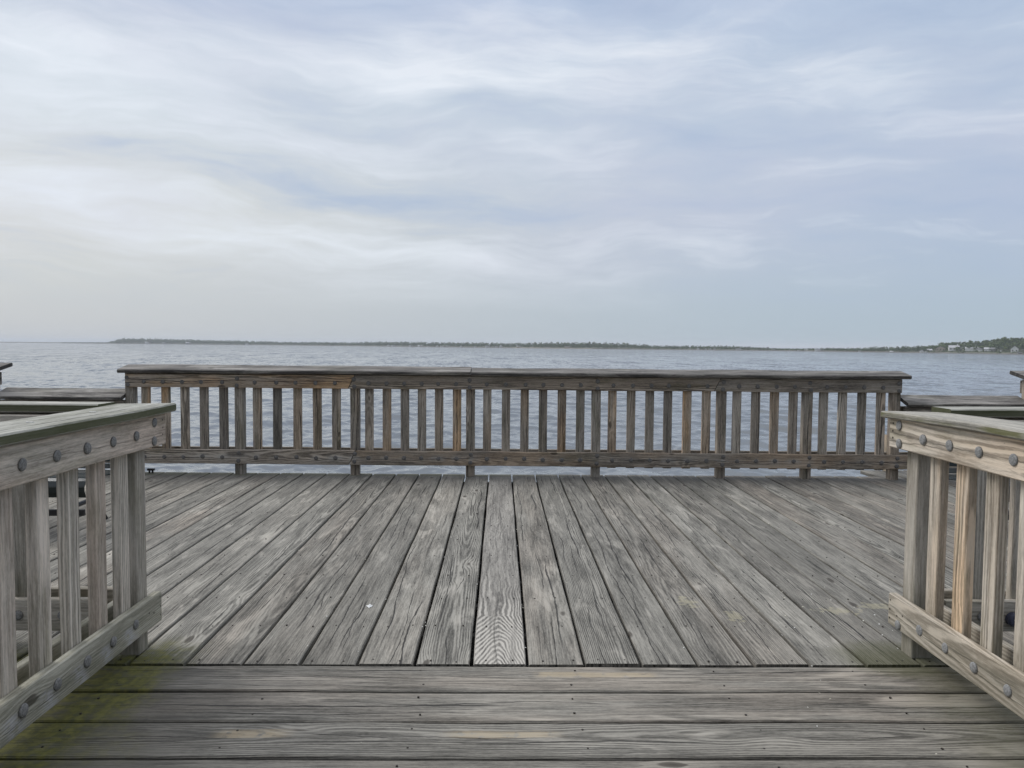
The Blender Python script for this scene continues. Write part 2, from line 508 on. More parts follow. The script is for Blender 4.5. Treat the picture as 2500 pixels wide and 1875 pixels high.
mb = MB(); zeb = MB()
for k in range(-27, 30):
    r = random.Random(900 + k)
    cx_ = .0045 + PIT * k
    y0 = 3.181 + r.uniform(-.004, .004)
    y1 = (8.36 if cx_ > 3.99 else 7.962 - .006 * cx_) + r.uniform(-.012, .012)
    t = deck_tint(r)
    if cx_ > 1.9: t = (t[0] * .93, t[1])
    lift = (lambda q, a=r.uniform(-.002, .002): a)
    tgt = zeb if k == 0 else mb
    board(tgt, (cx_, y0, -.019), Y, X, Z, y1 - y0, .2268 + r.uniform(-.002, .0015), .038, tint=(1.0, 0.0) if k == 0 else t,
          seed=r.random(), wobble=.0022, step=.12, lift=lift, cham=.0045)
deck = tag(mb.build('deck', M_DECK), 'grey weathered pier deck of planks running out to the water', 'deck', kind='structure')
tag(zeb.build('figured_plank', M_ZEBRA, deck), 'middle plank with bold zebra-striped grain')

mb = MB()
for k in range(14):
    r = random.Random(500 + k)
    yc = 3.168 - PIT * (k + .5) + .003
    t = (r.uniform(.84, 1.02), r.choice([.1, .3, .5]))
    board(mb, (-1.70, yc, -.021), X, Y, Z, 3.68, .2245 + r.uniform(-.002, .002), .038, tint=t, seed=r.random(), wobble=.003, step=.12,
          lift=(lambda q, a=r.uniform(-.003, .002): a), cham=.005)
walk = tag(mb.build('walkway', M_DECK), 'boardwalk of crosswise grey planks leading onto the deck', 'walkway', kind='structure')

for i, yj in enumerate([3.21, 3.62, 4.03, 4.44, 4.85, 5.26, 5.67, 6.08, 6.49, 6.90, 7.31, 7.72]):
    one('joist', M_DARK, deck, (-6.4, yj, -.159), X, Z, Y, 13.3, .235, .045, tint=(.8, 0), step=3)
one('joist', M_DARK, deck, (4.05, 8.28, -.159), X, Z, Y, 2.6, .235, .045, tint=(.8, 0), step=3)
for xj in (-1.5, -.9, -.3, .3, .9, 1.5, 1.9):
    one('joist', M_DARK, walk, (xj, -.2, -.16), Y, Z, X, 3.35, .235, .045, tint=(.8, 0), step=3)


def cyl(mb, p0, p1, r0, r1=None, n=12, cap=True, tint=(1, 0, .5, 0)):
    r1 = r0 if r1 is None else r1
    p0, p1 = Vector(p0), Vector(p1)
    d = (p1 - p0).normalized()
    a = d.orthogonal().normalized(); b = d.cross(a)
    vs = [p0 + (a * math.cos(6.2832 * i / n) + b * math.sin(6.2832 * i / n)) * r0 for i in range(n)]
    vs += [p1 + (a * math.cos(6.2832 * i / n) + b * math.sin(6.2832 * i / n)) * r1 for i in range(n)]
    fs = [[i, (i + 1) % n, n + (i + 1) % n, n + i] for i in range(n)]
    if cap: fs += [list(range(n))[::-1], list(range(n, 2 * n))]
    mb.add(vs, fs, tint=tint)


for px_, py_ in [(-4.5, 3.7), (-1.5, 3.7), (1.5, 3.7), (4.5, 3.7), (-4.5, 7.4), (-1.5, 7.4), (1.5, 7.4), (4.5, 7.4), (-1.5, .5), (1.5, .5)]:
    mb = MB(); cyl(mb, (px_, py_, -6), (px_, py_, -.28), .15, .14, 14)
    mb.build('piling', M_DARK, deck if py_ > 2 else walk)

# nail heads: two to a plank on every joist line
mb = MB()
def nail(mb, x, y, z=.0, r=.0045, el_=1.0):
    n = 7
    vs = [(x + r * math.cos(6.2832 * i / n), y + r * el_ * math.sin(6.2832 * i / n), z + .0025) for i in range(n)] + \
         [(x + r * .9 * math.cos(6.2832 * i / n), y + r * el_ * .9 * math.sin(6.2832 * i / n), z - .004) for i in range(n)]
    mb.add(vs, [list(range(n))] + [[i, n + i, n + (i + 1) % n, (i + 1) % n] for i in range(n)])
rr_ = random.Random(4)
for k in range(-24, 27):
    for yj in [3.215, 3.62, 4.03, 4.44, 4.85, 5.26, 5.67, 6.08, 6.49, 6.90, 7.31]:
        for s_ in (-.065, .065):
            nail(mb, .0045 + PIT * k + s_ + rr_.uniform(-.012, .012), yj + rr_.uniform(-.012, .012), 0, rr_.uniform(.0028, .0045), 1.5)
tag(mb.build('nail_heads', M_NAIL, deck), kind='stuff')
mb = MB()
for k in range(6):
    yc = 3.168 - PIT * (k + .5)
    for xj in (-1.5, -.9, -.3, .3, .9, 1.5):
        for s_ in (-.06, .065):
            nail(mb, xj + rr_.uniform(-.03, .03), yc + s_ + rr_.uniform(-.01, .01), -.002, rr_.uniform(.003, .005))
tag(mb.build('nail_heads', M_NAIL, walk), kind='stuff')

# ------------------------------------------------------------------ bolts
def bolt_mesh(r=.0215, h=.0075):
    bm = bmesh.new()
    n = 20
    prof = [(r, 0), (r, h * .45), (r * .93, h * .75), (r * .6, h), (0, h * 1.05)]
    rings = []
    for q, z_ in prof[:-1]:
        rings.append([bm.verts.new((q * math.cos(6.2832 * i / n), q * math.sin(6.2832 * i / n), z_)) for i in range(n)])
    top = bm.verts.new((0, 0, prof[-1][1]))
    for a, b in zip(rings, rings[1:]):
        for i in range(n): bm.faces.new((a[i], a[(i + 1) % n], b[(i + 1) % n], b[i]))
    for i in range(n): bm.faces.new((rings[-1][i], rings[-1][(i + 1) % n], top))
    bm.faces.new(rings[0][::-1])
    me = bpy.data.meshes.new('bolt')
    bm.to_mesh(me); bm.free()
    for p in me.polygons: p.use_smooth = len(p.vertices) < 10
    return me


BM = {}
for key, mt in (('L', M_BOLT), ('R', M_BOLTR), ('F', M_BOLTF)):
    BM[key] = bolt_mesh()
    BM[key].materials.append(mt)


def bolt(key, rail, loc, normal):
    o = bpy.data.objects.new('bolt', BM[key])
    COL.objects.link(o)
    o.parent = rail
    o.location = loc
    o.rotation_euler = Vector(normal).to_track_quat('Z', 'Y').to_euler()
    o.rotation_euler.rotate_axis('X', random.uniform(-.05, .05)); o.rotation_euler.rotate_axis('Y', random.uniform(-.05, .05))
    k_ = random.uniform(.94, 1.05)
    o.scale = (k_, k_, random.uniform(.8, 1.3))
    return o


# ------------------------------------------------------------------ far railing (local x along, y away from viewer, post faces at y=0)
RZ = -.018
def farpt(x, y=0.0): return (x * math.cos(RZ) - y * math.sin(RZ), 7.83 + x * math.sin(RZ) + y * math.cos(RZ), 0)


RAW = [('P', -3.879, -3.748), ('b', -3.713, -3.608), ('b', -3.507, -3.406), ('b', -3.309, -3.208), ('b', -3.111, -3.014), ('b', -2.908, -2.809), ('P', -2.748, -2.628), ('b', -2.559, -2.457), ('b', -2.352, -2.255), ('b', -2.141, -2.044), ('b', -1.939, -1.842), ('b', -1.74, -1.643), ('P', -1.551, -1.449), ('b', -1.399, -1.308), ('b', -1.217, -1.126), ('b', -1.031, -0.945), ('b', -0.854, -0.766), ('b', -0.677, -0.584), ('b', -0.491, -0.402), ('P', -0.354, -0.263), ('b', -0.179, -0.09), ('b', 0.016, 0.102), ('b', 0.209, 0.293), ('b', 0.398, 0.484), ('b', 0.593, 0.679), ('b', 0.783, 0.869), ('P', 0.944, 1.036), ('b', 1.114, 1.199), ('b', 1.304, 1.393), ('b', 1.495, 1.586), ('b', 1.685, 1.774), ('b', 1.879, 1.971), ('b', 2.076, 2.169), ('P', 2.222, 2.332), ('b', 2.391, 2.484), ('b', 2.586, 2.679), ('b', 2.778, 2.873), ('b', 2.973, 3.066), ('P', 3.105, 3.22), ('b', 3.284, 3.38), ('b', 3.479, 3.574), ('b', 3.678, 3.773), ('b', 3.87, 3.97), ('P', 3.999, 4.124)]
POSTS, BALS = [], []
for kd, a, b in RAW:
    w_ = .089 if kd == 'P' else .086
    c_ = (a + w_ / 2 if a + b < 0 else b - w_ / 2) * .993
    (POSTS if kd == 'P' else BALS).append(c_)

BT = [(.95, .75), (1.0, .8), (1.0, .25), (.8, .1), (.62, .1), (.95, .45), (.52, .0), (.95, .3), (.85, .3), (.85, .15), (.85, .2), (.85, .55), (.75, .1), (.95, .1),
      (.85, .25), (1.05, .75), (.95, .3), (.85, .1), (.8, .35), (.72, .1), (.9, .6), (.85, .0), (1.0, .6), (.9, .15), (.85, .1), (.72, .05), (1.05, .8), (1.05, .4),
      (1.1, .05), (.95, .1), (.9, .5), (.9, .1), (1.05, .1), (1.1, .1), (.8, .05), (.95, .3)]


def halo_for(xs, x0, sx, sw):
    def f(s_, w):
        h = 0.0
        for i, q in enumerate(xs):
            d_ = (s_ - (q - x0)) / (sx * (1 + .5 * math.sin(i * 2.3)))
            if abs(d_) < 2.5: h = max(h, math.exp(-d_ * d_ - (w / sw) ** 2) * (.55 + .35 * math.sin(i * 5.1)))
        return h
    return f


far = empty('wooden_railing', farpt(0), RZ, 'long weathered railing with two-piece sloped cap across the far edge of the deck', 'railing', 'railings along the water edge')
def far_rail(root, name, x0, x1, z0, z1, y0, y1, tint, mat=M_FAR, halo=None, cut0=0, cut1=0, step=.25, sub=1):
    # face towards viewer is -y
    return one(name, mat, root, (x0, (y0 + y1) / 2, (z0 + z1) / 2), X, Z, (0, -1, 0), x1 - x0, z1 - z0, y1 - y0, tint=tint, halo=halo,
               cut0=cut0, cut1=cut1, step=step, sub=sub, wobble=.003)


def far_cap(root, x0, x1, zf, rise, tint, mat=M_FARCAP, W=.245):
    sl = math.atan2(rise, W)
    ey = Vector((0, math.cos(sl), math.sin(sl))); ez = Vector((0, -math.sin(sl), math.cos(sl)))
    o = Vector((x0, -.085, zf)) + ey * W / 2 + ez * .019
    return one('cap_board', mat, root, o, X, ey, ez, x1 - x0, W, .038, tint=tint, cham=.009, wobble=.004, step=.12)


for c_ in POSTS:
    one('post', M_FAR, far, (c_, .0445, -.002), Z, X, (0, -1, 0), 1.04, .089, .089, tint=(random.uniform(.75, .95), random.uniform(0, .3)))
for c_, t in zip(BALS, BT):
    zb = .118 if c_ < .9 else .098
    one('baluster', M_FAR, far, (c_, .019, zb), Z, X, (0, -1, 0), 1.02 - zb, .086, .036, tint=t)
# front rails in several lengths with sloping scarf joints
boltL = [(c_, .185 + random.uniform(-.006, .006)) for c_ in BALS]
for c_ in POSTS: boltL += [(c_ + .01, .227), (c_ + .005, .147)]
xs_b = [q for q, _ in boltL]
lowspec = [(-3.90, -1.517, (.95, .15), 0, .45), (-1.510, 4.38, (.80, .38), .45, 0)]
lows = [far_rail(far, 'bottom_rail', a, b, .113, .260, -.039, -.001, t, halo=halo_for(xs_b, a, .055, .022), cut0=c0, cut1=c1, step=.02, sub=6)
        for a, b, t, c0, c1 in lowspec]
ups = [far_rail(far, 'top_rail', a, b, .895, 1.032, -.039, -.001, t, cut0=c0, cut1=c1)
       for a, b, t, c0, c1 in [(-3.83, -1.523, (.98, .75), 0, .5), (-1.516, 2.206, (.82, .2), .5, .5), (2.213, 4.085, (.80, .12), .5, 0)]]
for q, z_ in boltL:
    rl = lows[0] if q < -1.51 else lows[1]
    bolt('F', rl, (q, -.039, z_), (0, -1, 0))
for c_ in BALS + POSTS:
    rl = ups[0] if c_ < -1.52 else (ups[1] if c_ < 2.21 else ups[2])
    for z_ in ([.945] if c_ in BALS else [.985, .912]):
        bolt('F', rl, (c_ + random.uniform(-.008, .008), -.039, z_ + .005), (0, -1, 0))
far_rail(far, 'bottom_rail', -3.83, 4.08, .125, .272, .090, .128, (.7, .1))
far_rail(far, 'top_rail', -3.83, 4.08, .895, 1.05, .090, .128, (.7, .1))
far_cap(far, -3.885, -.304, 1.040, .048, (1.05, .1))
far_cap(far, -.297, 4.155, 1.034, .044, (.92, .05))


def low_section(x0, x1, label):
    xm = (x0 + x1) / 2
    root = empty('low_railing', farpt(xm), RZ, label, 'railing', 'railings along the water edge')
    far_cap(root, x0 - xm, x1 - xm, .757, .082, (1.1, .05), W=.25)
    for y0, y1 in ((-.039, -.001), (.09, .128)):
        far_rail(root, 'top_rail', x0 - xm, x1 - xm, .615, .752, y0, y1, (.7, .1))
    far_rail(root, 'bottom_rail', x0 - xm, x1 - xm, .125, .272, .09, .128, (.7, .1))
    if x1 < 0:
        far_rail(root, 'bottom_rail', x0 - xm, -3.905 - xm, .113, .260, -.039, -.001, (.85, .1))
    else:
        far_rail(root, 'bottom_rail', 4.385 - xm, x1 - xm, .113, .260, -.039, -.001, (.85, .1))
    nb_ = 5
    for i in range(nb_):
        q = x0 + (x1 - x0) * (i + .5) / nb_ - xm
        one('baluster', M_FAR, root, (q, .019, .118), Z, X, (0, -1, 0), .62, .086, .036, tint=(random.uniform(.7, 1), random.uniform(0, .5)))
    return root


low_section(-5.15, -3.845, 'low stretch of railing with sloped mottled cap left of the long far railing')
low_section(4.125, 5.37, 'low stretch of railing with dark sloped cap right of the long far railing')


def tall_end(x0, x1, tip, label):
    xm = (x0 + x1) / 2
    root = empty('wooden_railing', farpt(xm), RZ, label, 'railing', 'railings along the water edge')
    far_cap(root, x0 - xm, x1 - xm, 1.045, .05, (.95, .05))
    pe = x1 - .135 if tip > 0 else x0 + .135
    for p in (pe, xm):
        one('post', M_FAR, root, (p - xm, .0445, -.002), Z, X, (0, -1, 0), 1.04, .089, .089, tint=(1.1, .2))
    for z0, z1 in ((.113, .26), (.897, 1.03)):
        for y0, y1 in ((-.039, -.001), (.09, .128)):
            far_rail(root, 'bottom_rail' if z0 < .5 else 'top_rail', x0 - xm + (.06 if tip > 0 else .1), x1 - xm - (.1 if tip > 0 else .06), z0, z1, y0, y1, (.9, .2))
    k = 0
    q = x0 + .3
    while q < x1 - .25:
        if abs(q - xm) > .1: one('baluster', M_FAR, root, (q - xm, .019, .118), Z, X, (0, -1, 0), .9, .086, .036, tint=(random.uniform(.7, 1), .2))
        q += .2
    return root


tall_end(-7.2, -5.10, 1, 'dark end of a tall railing cut by the left border of the photo')
tall_end(5.29, 7.3, -1, 'end of a tall railing cut by the right border of the photo')

# ------------------------------------------------------------------ walkway railings
def walk_rail(sgn, xf, ypost, mats, label, nm_bolt, bals, tints, lowz, upz, capz, cap_in, cap_w, ends, upfront, lowfront, cap_end, tip_up):
    """sgn=-1 left of the walkway, +1 right; xf = inner face of the posts"""
    wood_, low_, cap_ = mats
    root = empty('walkway_railing', (xf, ypost, 0), 0, label, 'railing', 'railings beside the walkway')
    inn = (-sgn, 0, 0)                            # towards the walkway
    def lx(x): return x - xf
    def ly(y): return y - ypost
    for yp in (ypost + .0445, 1.30, -.1):
        one('post', wood_, root, (sgn * .0445, ly(yp), -.003), Z, Y, inn, upz[1] + .003, .089, .089, tint=tints[0])
    for i, yb in enumerate(bals):
        one('baluster', wood_, root, (sgn * .0195, ly(yb), lowz[0] - .01), Z, Y, inn, upz[1] - lowz[0], .079, .037, tint=tints[1 + i % (len(tints) - 1)], wobble=.002)
    thick = .037
    lr_ = one('bottom_rail', low_, root, (lx(lowfront + sgn * thick / 2), ly(0.1), sum(lowz) / 2), Y, Z, inn, ends[0] - .1, lowz[1] - lowz[0], thick,
              tint=(1, .25), step=.02, sub=8,
              halo=(lambda s_, w: max(math.exp(-((s_ + .1 - yb + .03 + (.06 + w) * .5) / .035) ** 2) * (1 if w < .01 else .0) for yb in bals)) if sgn < 0 else (lambda s_, w: max(math.exp(-((s_ + .1 - yb) / (.014 + .012 * max(0, -w) / .06)) ** 2) * (k_ if w < .015 else 0) for yb, k_ in ((2.942, .7), (2.757, .35), (2.569, .25)))), wobble=.002)
    ur_ = one('top_rail', wood_, root, (lx(upfront + sgn * thick / 2), ly(0.1), sum(upz) / 2), Y, Z, inn, ends[1] - .1, upz[1] - upz[0], thick, tint=(1, .5), wobble=.002)
    for (z0, z1, m_) in ((lowz[0] - .005, lowz[1] - .005, low_), (upz[0] + .01, upz[1], wood_)):
        one('bottom_rail' if z0 < .5 else 'top_rail', m_, root, (sgn * .108, ly(.1), (z0 + z1) / 2), Y, Z, inn, ypost, z1 - z0, .037, tint=(.9, .1))
    for yb in bals:
        if yb < .3: continue
        bolt(nm_bolt, lr_, (lx(lowfront), ly(yb - .002), .171), inn)
        bolt(nm_bolt, ur_, (lx(upfront), ly(yb + .003), upz[0] + .066), inn)
    yp = ypost + .07
    bolt(nm_bolt, ur_, (lx(upfront), ly(yp), upz[0] + .105), inn)
    bolt(nm_bolt, ur_, (lx(upfront), ly(yp - .005), upz[0] + .025), inn)
    if sgn > 0: bolt(nm_bolt, lr_, (lx(lowfront), ly(ypost + .04), .130), inn)
    # nail holes at the rail ends
    for (rl, fx, pts) in ((lr_, lowfront, [(ends[0] - .012, lowz[0] + .03), (ends[0] - .012, lowz[0] + .07), (ends[0] - .014, lowz[0] + .112), (ends[0] - .075, lowz[0] + .06), (ends[0] - .12, lowz[0] + .075)]),
                          (ur_, upfront, [(ends[1] - .03, upz[0] + .045), (ends[1] - .028, upz[0] + .075), (ends[1] - .03, upz[0] + .11)])):
        for (yy, zz) in pts:
            mb = MB()
            cyl(mb, (lx(fx) - sgn * .0012, ly(yy), zz), (lx(fx) + sgn * .004, ly(yy), zz), .0042, n=8)
            mb.build('nail', M_NAIL, rl)
    L = cap_end - .05
    cpb = one('cap_board', cap_, root, (lx(cap_in + sgn * cap_w / 2), ly(.05), sum(capz) / 2), Y, X, Z, L, cap_w, capz[1] - capz[0], tint=(1, .1), cham=.006,
              wobble=.003, step=.08, cut1=(.25 if sgn < 0 else -.25), lift=(lambda s_: tip_up * max(0, (s_ - (L - .7)) / .7) ** 2))
    return root, cpb


balL = [3.174, 2.987, 2.798, 2.608, 2.418, 2.228, 2.04, 1.85, 1.66, 1.47, 1.10, .9, .7, .5, .3]
rootL, capL = walk_rail(-1, -1.557, 3.275, (M_LEFT, M_LEFTLOW, M_LEFTCAP), 'greenish weathered walkway railing with mossy cap, on the left of the boardwalk', 'L', balL,
          [(.72, .0), (1.0, .15), (.95, .5), (1.02, .1), (1.05, .2), (.95, .4), (1.0, .1)], (.100, .234), (.896, 1.032), (1.037, 1.074), -1.475, .246, (3.417, 3.455), -1.507, -1.52, 3.475, 0.0)
balR = [3.128, 2.942, 2.757, 2.569, 2.38, 2.19, 2.0, 1.81, 1.62, 1.43, 1.08, .88, .68, .48, .28]
rootR, capR = walk_rail(1, 1.803, 3.257, (M_RIGHT, M_RIGHT, M_RIGHTCAP), 'pale cream walkway railing with bright bolts, on the right of the boardwalk', 'R', balR,
          [(.85, .0), (.95, .5), (1.0, .9), (.9, .3), (1.05, .2)], (.107, .248), (.907, 1.045), (1.049, 1.080), 1.72, .236, (3.385, 3.41), 1.754, 1.763, 3.40, .012)
for (x_, y_) in ((-1.60, 2.62), (-1.60, 3.02)):
    mb = MB(); board(mb, (x_ + 1.557 - .012, y_ - 3.275, 1.0755), X, Y, Z, .025, .006, .003, cham=.001)
    mb.build('staple', M_STAPLE, capL)


def cross_rail(sgn, x0, x1, y0, dz, mats, label):
    wood_, cap_ = mats
    xm = (x0 + x1) / 2
    root = empty('deck_railing', (xm, y0, 0), 0, label, 'railing', 'railings along the near edge of the deck')
    L = abs(x1 - x0); xs = min(x0, x1) - xm
    fr = (0, -1, 0)
    ur_ = one('top_rail', wood_, root, (xs, .019, .964 + dz), X, Z, fr, L, .136, .037, tint=(.8, .1))
    lr_ = one('bottom_rail', wood_, root, (xs, .019, .165 + dz), X, Z, fr, L, .138, .037, tint=(.85, .1))
    one('top_rail', wood_, root, (xs, .145, .964 + dz), X, Z, fr, L, .136, .037, tint=(.8, .1))
    one('bottom_rail', wood_, root, (xs, .145, .172 + dz), X, Z, fr, L, .138, .037, tint=(.85, .1))
    q = x0 + sgn * .16
    i = 0
    while abs(q - x0) < L - .1:
        if i % 6 == 5:
            one('post', wood_, root, (q - xm, .082, -.003), Z, X, fr, 1.03 + dz, .089, .089, tint=(.75, .1))
        else:
            one('baluster', wood_, root, (q - xm, .056, .09 + dz), Z, X, fr, .93, .079, .037, tint=(random.uniform(.7, 1.0), random.uniform(0, .5)))
            bolt('L', ur_, (q - xm, .0005, .964 + dz), fr); bolt('L', lr_, (q - xm, .0005, .165 + dz), fr)
        q += sgn * .19; i += 1
    one('cap_board', cap_, root, (xs, .092, 1.060 + dz), X, Y, Z, L, .150, .036, tint=(1.05, .05), cham=.005, wobble=.002)
    return root


cross_rail(-1, -1.726, -5.3, 3.285, .004, (M_LEFT, M_LEFTCAP), 'mossy railing running left from the left walkway corner along the near deck edge')
cross_rail(1, 1.962, 5.6, 3.28, .010, (M_LEFT, M_LEFTCAP), 'mossy railing running right from the right walkway corner along the near deck edge')

# ------------------------------------------------------------------ benches
def bench(x0, x1, yf, label):
    """slatted iron bench facing the viewer, front edge at yf"""
    xm = (x0 + x1) / 2
    root = empty('slatted_bench', (xm, yf + .3, 0), 0, label, 'bench', 'benches on the deck')
    hl = (x1 - x0) / 2
    # seat then back, as a curved row of slats (y, z)
    prof = [(-.285, .295), (-.297, .33), (-.285, .368), (-.255, .392), (-.20, .400), (-.145, .398), (-.09, .393), (-.035, .388), (.02, .383), (.075, .380), (.125, .388),
            (.165, .425), (.19, .475), (.21, .525), (.228, .575), (.245, .625), (.26, .675), (.275, .725), (.285, .77)]
    for i, (y_, z_) in enumerate(prof):
        p = prof[max(0, i - 1)]; q = prof[min(len(prof) - 1, i + 1)]
        d_ = Vector((0, q[0] - p[0], q[1] - p[1])).normalized()
        nrm = Vector((0, -d_.z, d_.y))
        one('slat', M_BENCH, root, (-hl, y_, z_), X, d_, nrm, 2 * hl, .042, .006, cham=.0015, step=5, wobble=0)
    ins_ = .16 if xm < 0 else .29
    for sx in (-hl + ins_, hl - ins_):
        mb = MB()
        pts = [Vector((sx, y_, z_ - .014)) for y_, z_ in prof]
        for a, b in zip(pts, pts[1:]): cyl(mb, a, b, .013, n=8)
        for a, b in (((sx, -.25, .375), (sx, -.30, .20)), ((sx, -.30, .20), (sx, -.27, .05)), ((sx, -.27, .05), (sx, -.31, .0)),
                     ((sx, .15, .40), (sx, .20, .20)), ((sx, .20, .20), (sx, .24, .06)), ((sx, .24, .06), (sx, .29, .0)),
                     ((sx, -.30, .185), (sx, .20, .185)),
                     ((sx, -.28, .38), (sx, -.27, .60)), ((sx, -.27, .60), (sx, -.18, .635)), ((sx, -.18, .635), (sx, .22, .62))):
            cyl(mb, a, b, .017, n=8)
        mb.build('end_frame', M_BLACK, root)
    mb = MB(); board(mb, (-hl, -.30, .175), X, Z, Y, 2 * hl, .042, .022, cham=.003, step=5)
    mb.build('stretcher', M_BLACK, root)
    return root


bench(3.34, 5.05, 5.27, 'dark green slatted metal bench behind the cream railing on the right')
bench(-4.62, -2.86, 5.27, 'dark slatted metal bench behind the greenish railing on the left')

# small things on and beside the deck
o = MB()
cyl(o, (0, 0, 0), (0, -.018, 0), .031, .029, 20); cyl(o, (0, -.018, 0), (0, -.024, 0), .029, .020, 20)
cap_o = empty('blue_cap', (2.256, 3.2785, .166), 0, 'round dark blue plastic cap fixed low on the deck railing behind the cream balusters', 'plastic cap')
o.build('disc', M_BLUE, cap_o)
mb = MB(); cyl(mb, (.003, -.024, .004), (-.002, -.030, .0), .008, .006, 10); cyl(mb, (.0, -.026, .004), (.016, -.029, -.012), .004, .003, 8)
mb.build('screw', M_STAPLE, cap_o)
cl_ = empty('dock_cleat', (-3.61, 7.925, 0), 0, 'small black cleat on the deck edge beside the left corner post', 'cleat')
mb = MB(); board(mb, (-.035, 0, .036), X, Y, Z, .07, .035, .022, cham=.008); mb.build('horn', M_BLACK, cl_)
for q_ in (-.016, .016):
    mb = MB(); cyl(mb, (q_, 0, -.001), (q_, 0, .028), .010, n=8); mb.build('leg', M_BLACK, cl_)
sp = MB(); board(sp, (0, 0, -.001), Z, Y, X, .40, .09, .024, tint=(.9, .6)); board(sp, (.0, -.056, -.001), Z, Y, X, .40, .02, .024, tint=(1.4, .3))
so = sp.build('stub_post', M_RIGHT, loc=(4.25, 8.33, 0)); tag(so, 'slim pale stub post standing past the right end of the far railing', 'post')

# litter of tiny bits on the planks
mb = MB(); r = random.Random(21)
for i in range(190):
    if i < 110: k = r.randint(-6, 10); x_, y_ = .0045 + PIT * (k + .5) + r.gauss(0, .012), r.uniform(3.2, 7.6)
    elif i < 170: x_, y_ = r.uniform(1.1, 1.95), r.uniform(2.6, 4.2)
    else: x_, y_ = r.uniform(-3, 3), r.uniform(2.2, 7.6)
    a = r.uniform(0, 3.14); s_ = r.uniform(.002, .006); e_ = r.uniform(.3, .9)
    c_, d_ = math.cos(a) * s_, math.sin(a) * s_
    z_ = .0035
    vs = [(x_ - c_, y_ - d_, z_), (x_ + d_ * e_, y_ - c_ * e_, z_ + .001), (x_ + c_, y_ + d_, z_ + .002), (x_ - d_ * e_, y_ + c_ * e_, z_ + .003)]
    mb.add(vs, [[0, 1, 2, 3]])
m_, g_, b_ = new_mat('dry_bits')
g_.put(b_.inputs['Base Color'], g_.mix(g_.noise(g_.geo('Position'), 3.0, 1).step(.4, .6), (.55, .52, .40), (.72, .72, .68)))
tag(mb.build('debris', m_), 'tiny pale bits of leaf and shell scattered over the planks', 'debris', kind='stuff')
mb = MB(); n = 14
vs = [(.014 * math.cos(6.2832 * i / n) * (1 + .4 * math.sin(i * 2.1)), .024 * math.sin(6.2832 * i / n) * (1 + .3 * math.cos(i * 1.7)), .0) for i in range(n)]
mb.add(vs + [(0, 0, .004)], [[i, (i + 1) % n, n] for i in range(n)])
tag(mb.build('dropping', M_STAPLE, loc=(-.668, 3.90, .0015)), 'white bird dropping on a plank left of the middle', 'dropping')

# ------------------------------------------------------------------ water
WZ = -3.65
def make_water():
    th_f = np.radians(np.arange(-46, 46.01, .095))
    th_c = np.radians(np.arange(46 + 6, 360 - 46 - 1, 6.0))
    th = np.concatenate([th_f, th_c])
    rs = [4.0, 8.0, 13.0, 17.0]
    rr = 20.0
    while rr < 120: rs.append(rr); rr *= 1.0036
    while rr < 800: rs.append(rr); rr *= 1.006
    while rr < 26000: rs.append(rr); rr *= 1.09
    rs = np.array(rs)
    R, T = np.meshgrid(rs, th, indexing='ij')
    xx, yy = R * np.sin(T), R * np.cos(T)
    zz = np.zeros_like(xx)
    r_ = np.random.default_rng(5)
    dr = np.gradient(rs)[:, None]
    for i in range(110):
        lam = .48 * (7.0 / .48) ** r_.random()
        ang = math.radians(205) + r_.normal(0, .62)         # travelling towards the viewer and to the left
        k = 2 * math.pi / lam
        ph = r_.uniform(0, 6.28)
        amp = .0040 * lam ** .85 * r_.uniform(.5, 1.2) * (1.0 if lam < 2.5 else 1.35)
        res = np.clip((lam / np.maximum(dr, R * .002) - 2.2) / 3.0, 0, 1)
        s_ = np.sin(k * (xx * math.sin(ang) + yy * math.cos(ang)) + ph + .6 * np.sin(.21 * xx + .13 * yy + i))
        zz += amp * res * (1.0 - 1.5 * np.abs(s_) if i % 2 == 0 else s_) * (1 + .8 * np.sin(.11 * xx * (1 + .3 * math.sin(i)) + .07 * yy + 2.1 * i) * np.cos(.05 * yy - .09 * xx + i))
    zz[:4] = 0
    zz *= np.where((np.abs(T) > math.radians(46)) & (T < math.radians(314)), 0, 1)
    nr, nt = xx.shape
    verts = np.stack([xx, yy, WZ + zz], -1).reshape(-1, 3)
    verts = np.vstack([verts, [[0, 0, WZ]]])
    i, j = np.meshgrid(np.arange(nr - 1), np.arange(nt), indexing='ij')
    j2 = (j + 1) % nt
    q = np.stack([i * nt + j, i * nt + j2, (i + 1) * nt + j2, (i + 1) * nt + j], -1).reshape(-1, 4)[:, ::-1]
    jj = np.arange(nt)
    tri = np.stack([jj, (jj + 1) % nt, np.full(nt, nr * nt)], -1)
    me = bpy.data.meshes.new('water')
    me.vertices.add(len(verts)); me.vertices.foreach_set('co', verts.astype(np.float32).ravel())
    nl = q.size + tri.size
    me.loops.add(nl)
    me.loops.foreach_set('vertex_index', np.concatenate([q.ravel(), tri.ravel()]).astype(np.int32))
    me.polygons.add(len(q) + len(tri))
    ls = np.concatenate([np.arange(len(q)) * 4, q.size + np.arange(len(tri)) * 3]).astype(np.int32)
    me.polygons.foreach_set('loop_start', ls)
    me.polygons.foreach_set('use_smooth', np.ones(len(q) + len(tri), dtype=bool))
    me.update(calc_edges=True)
    me.validate()
    return me


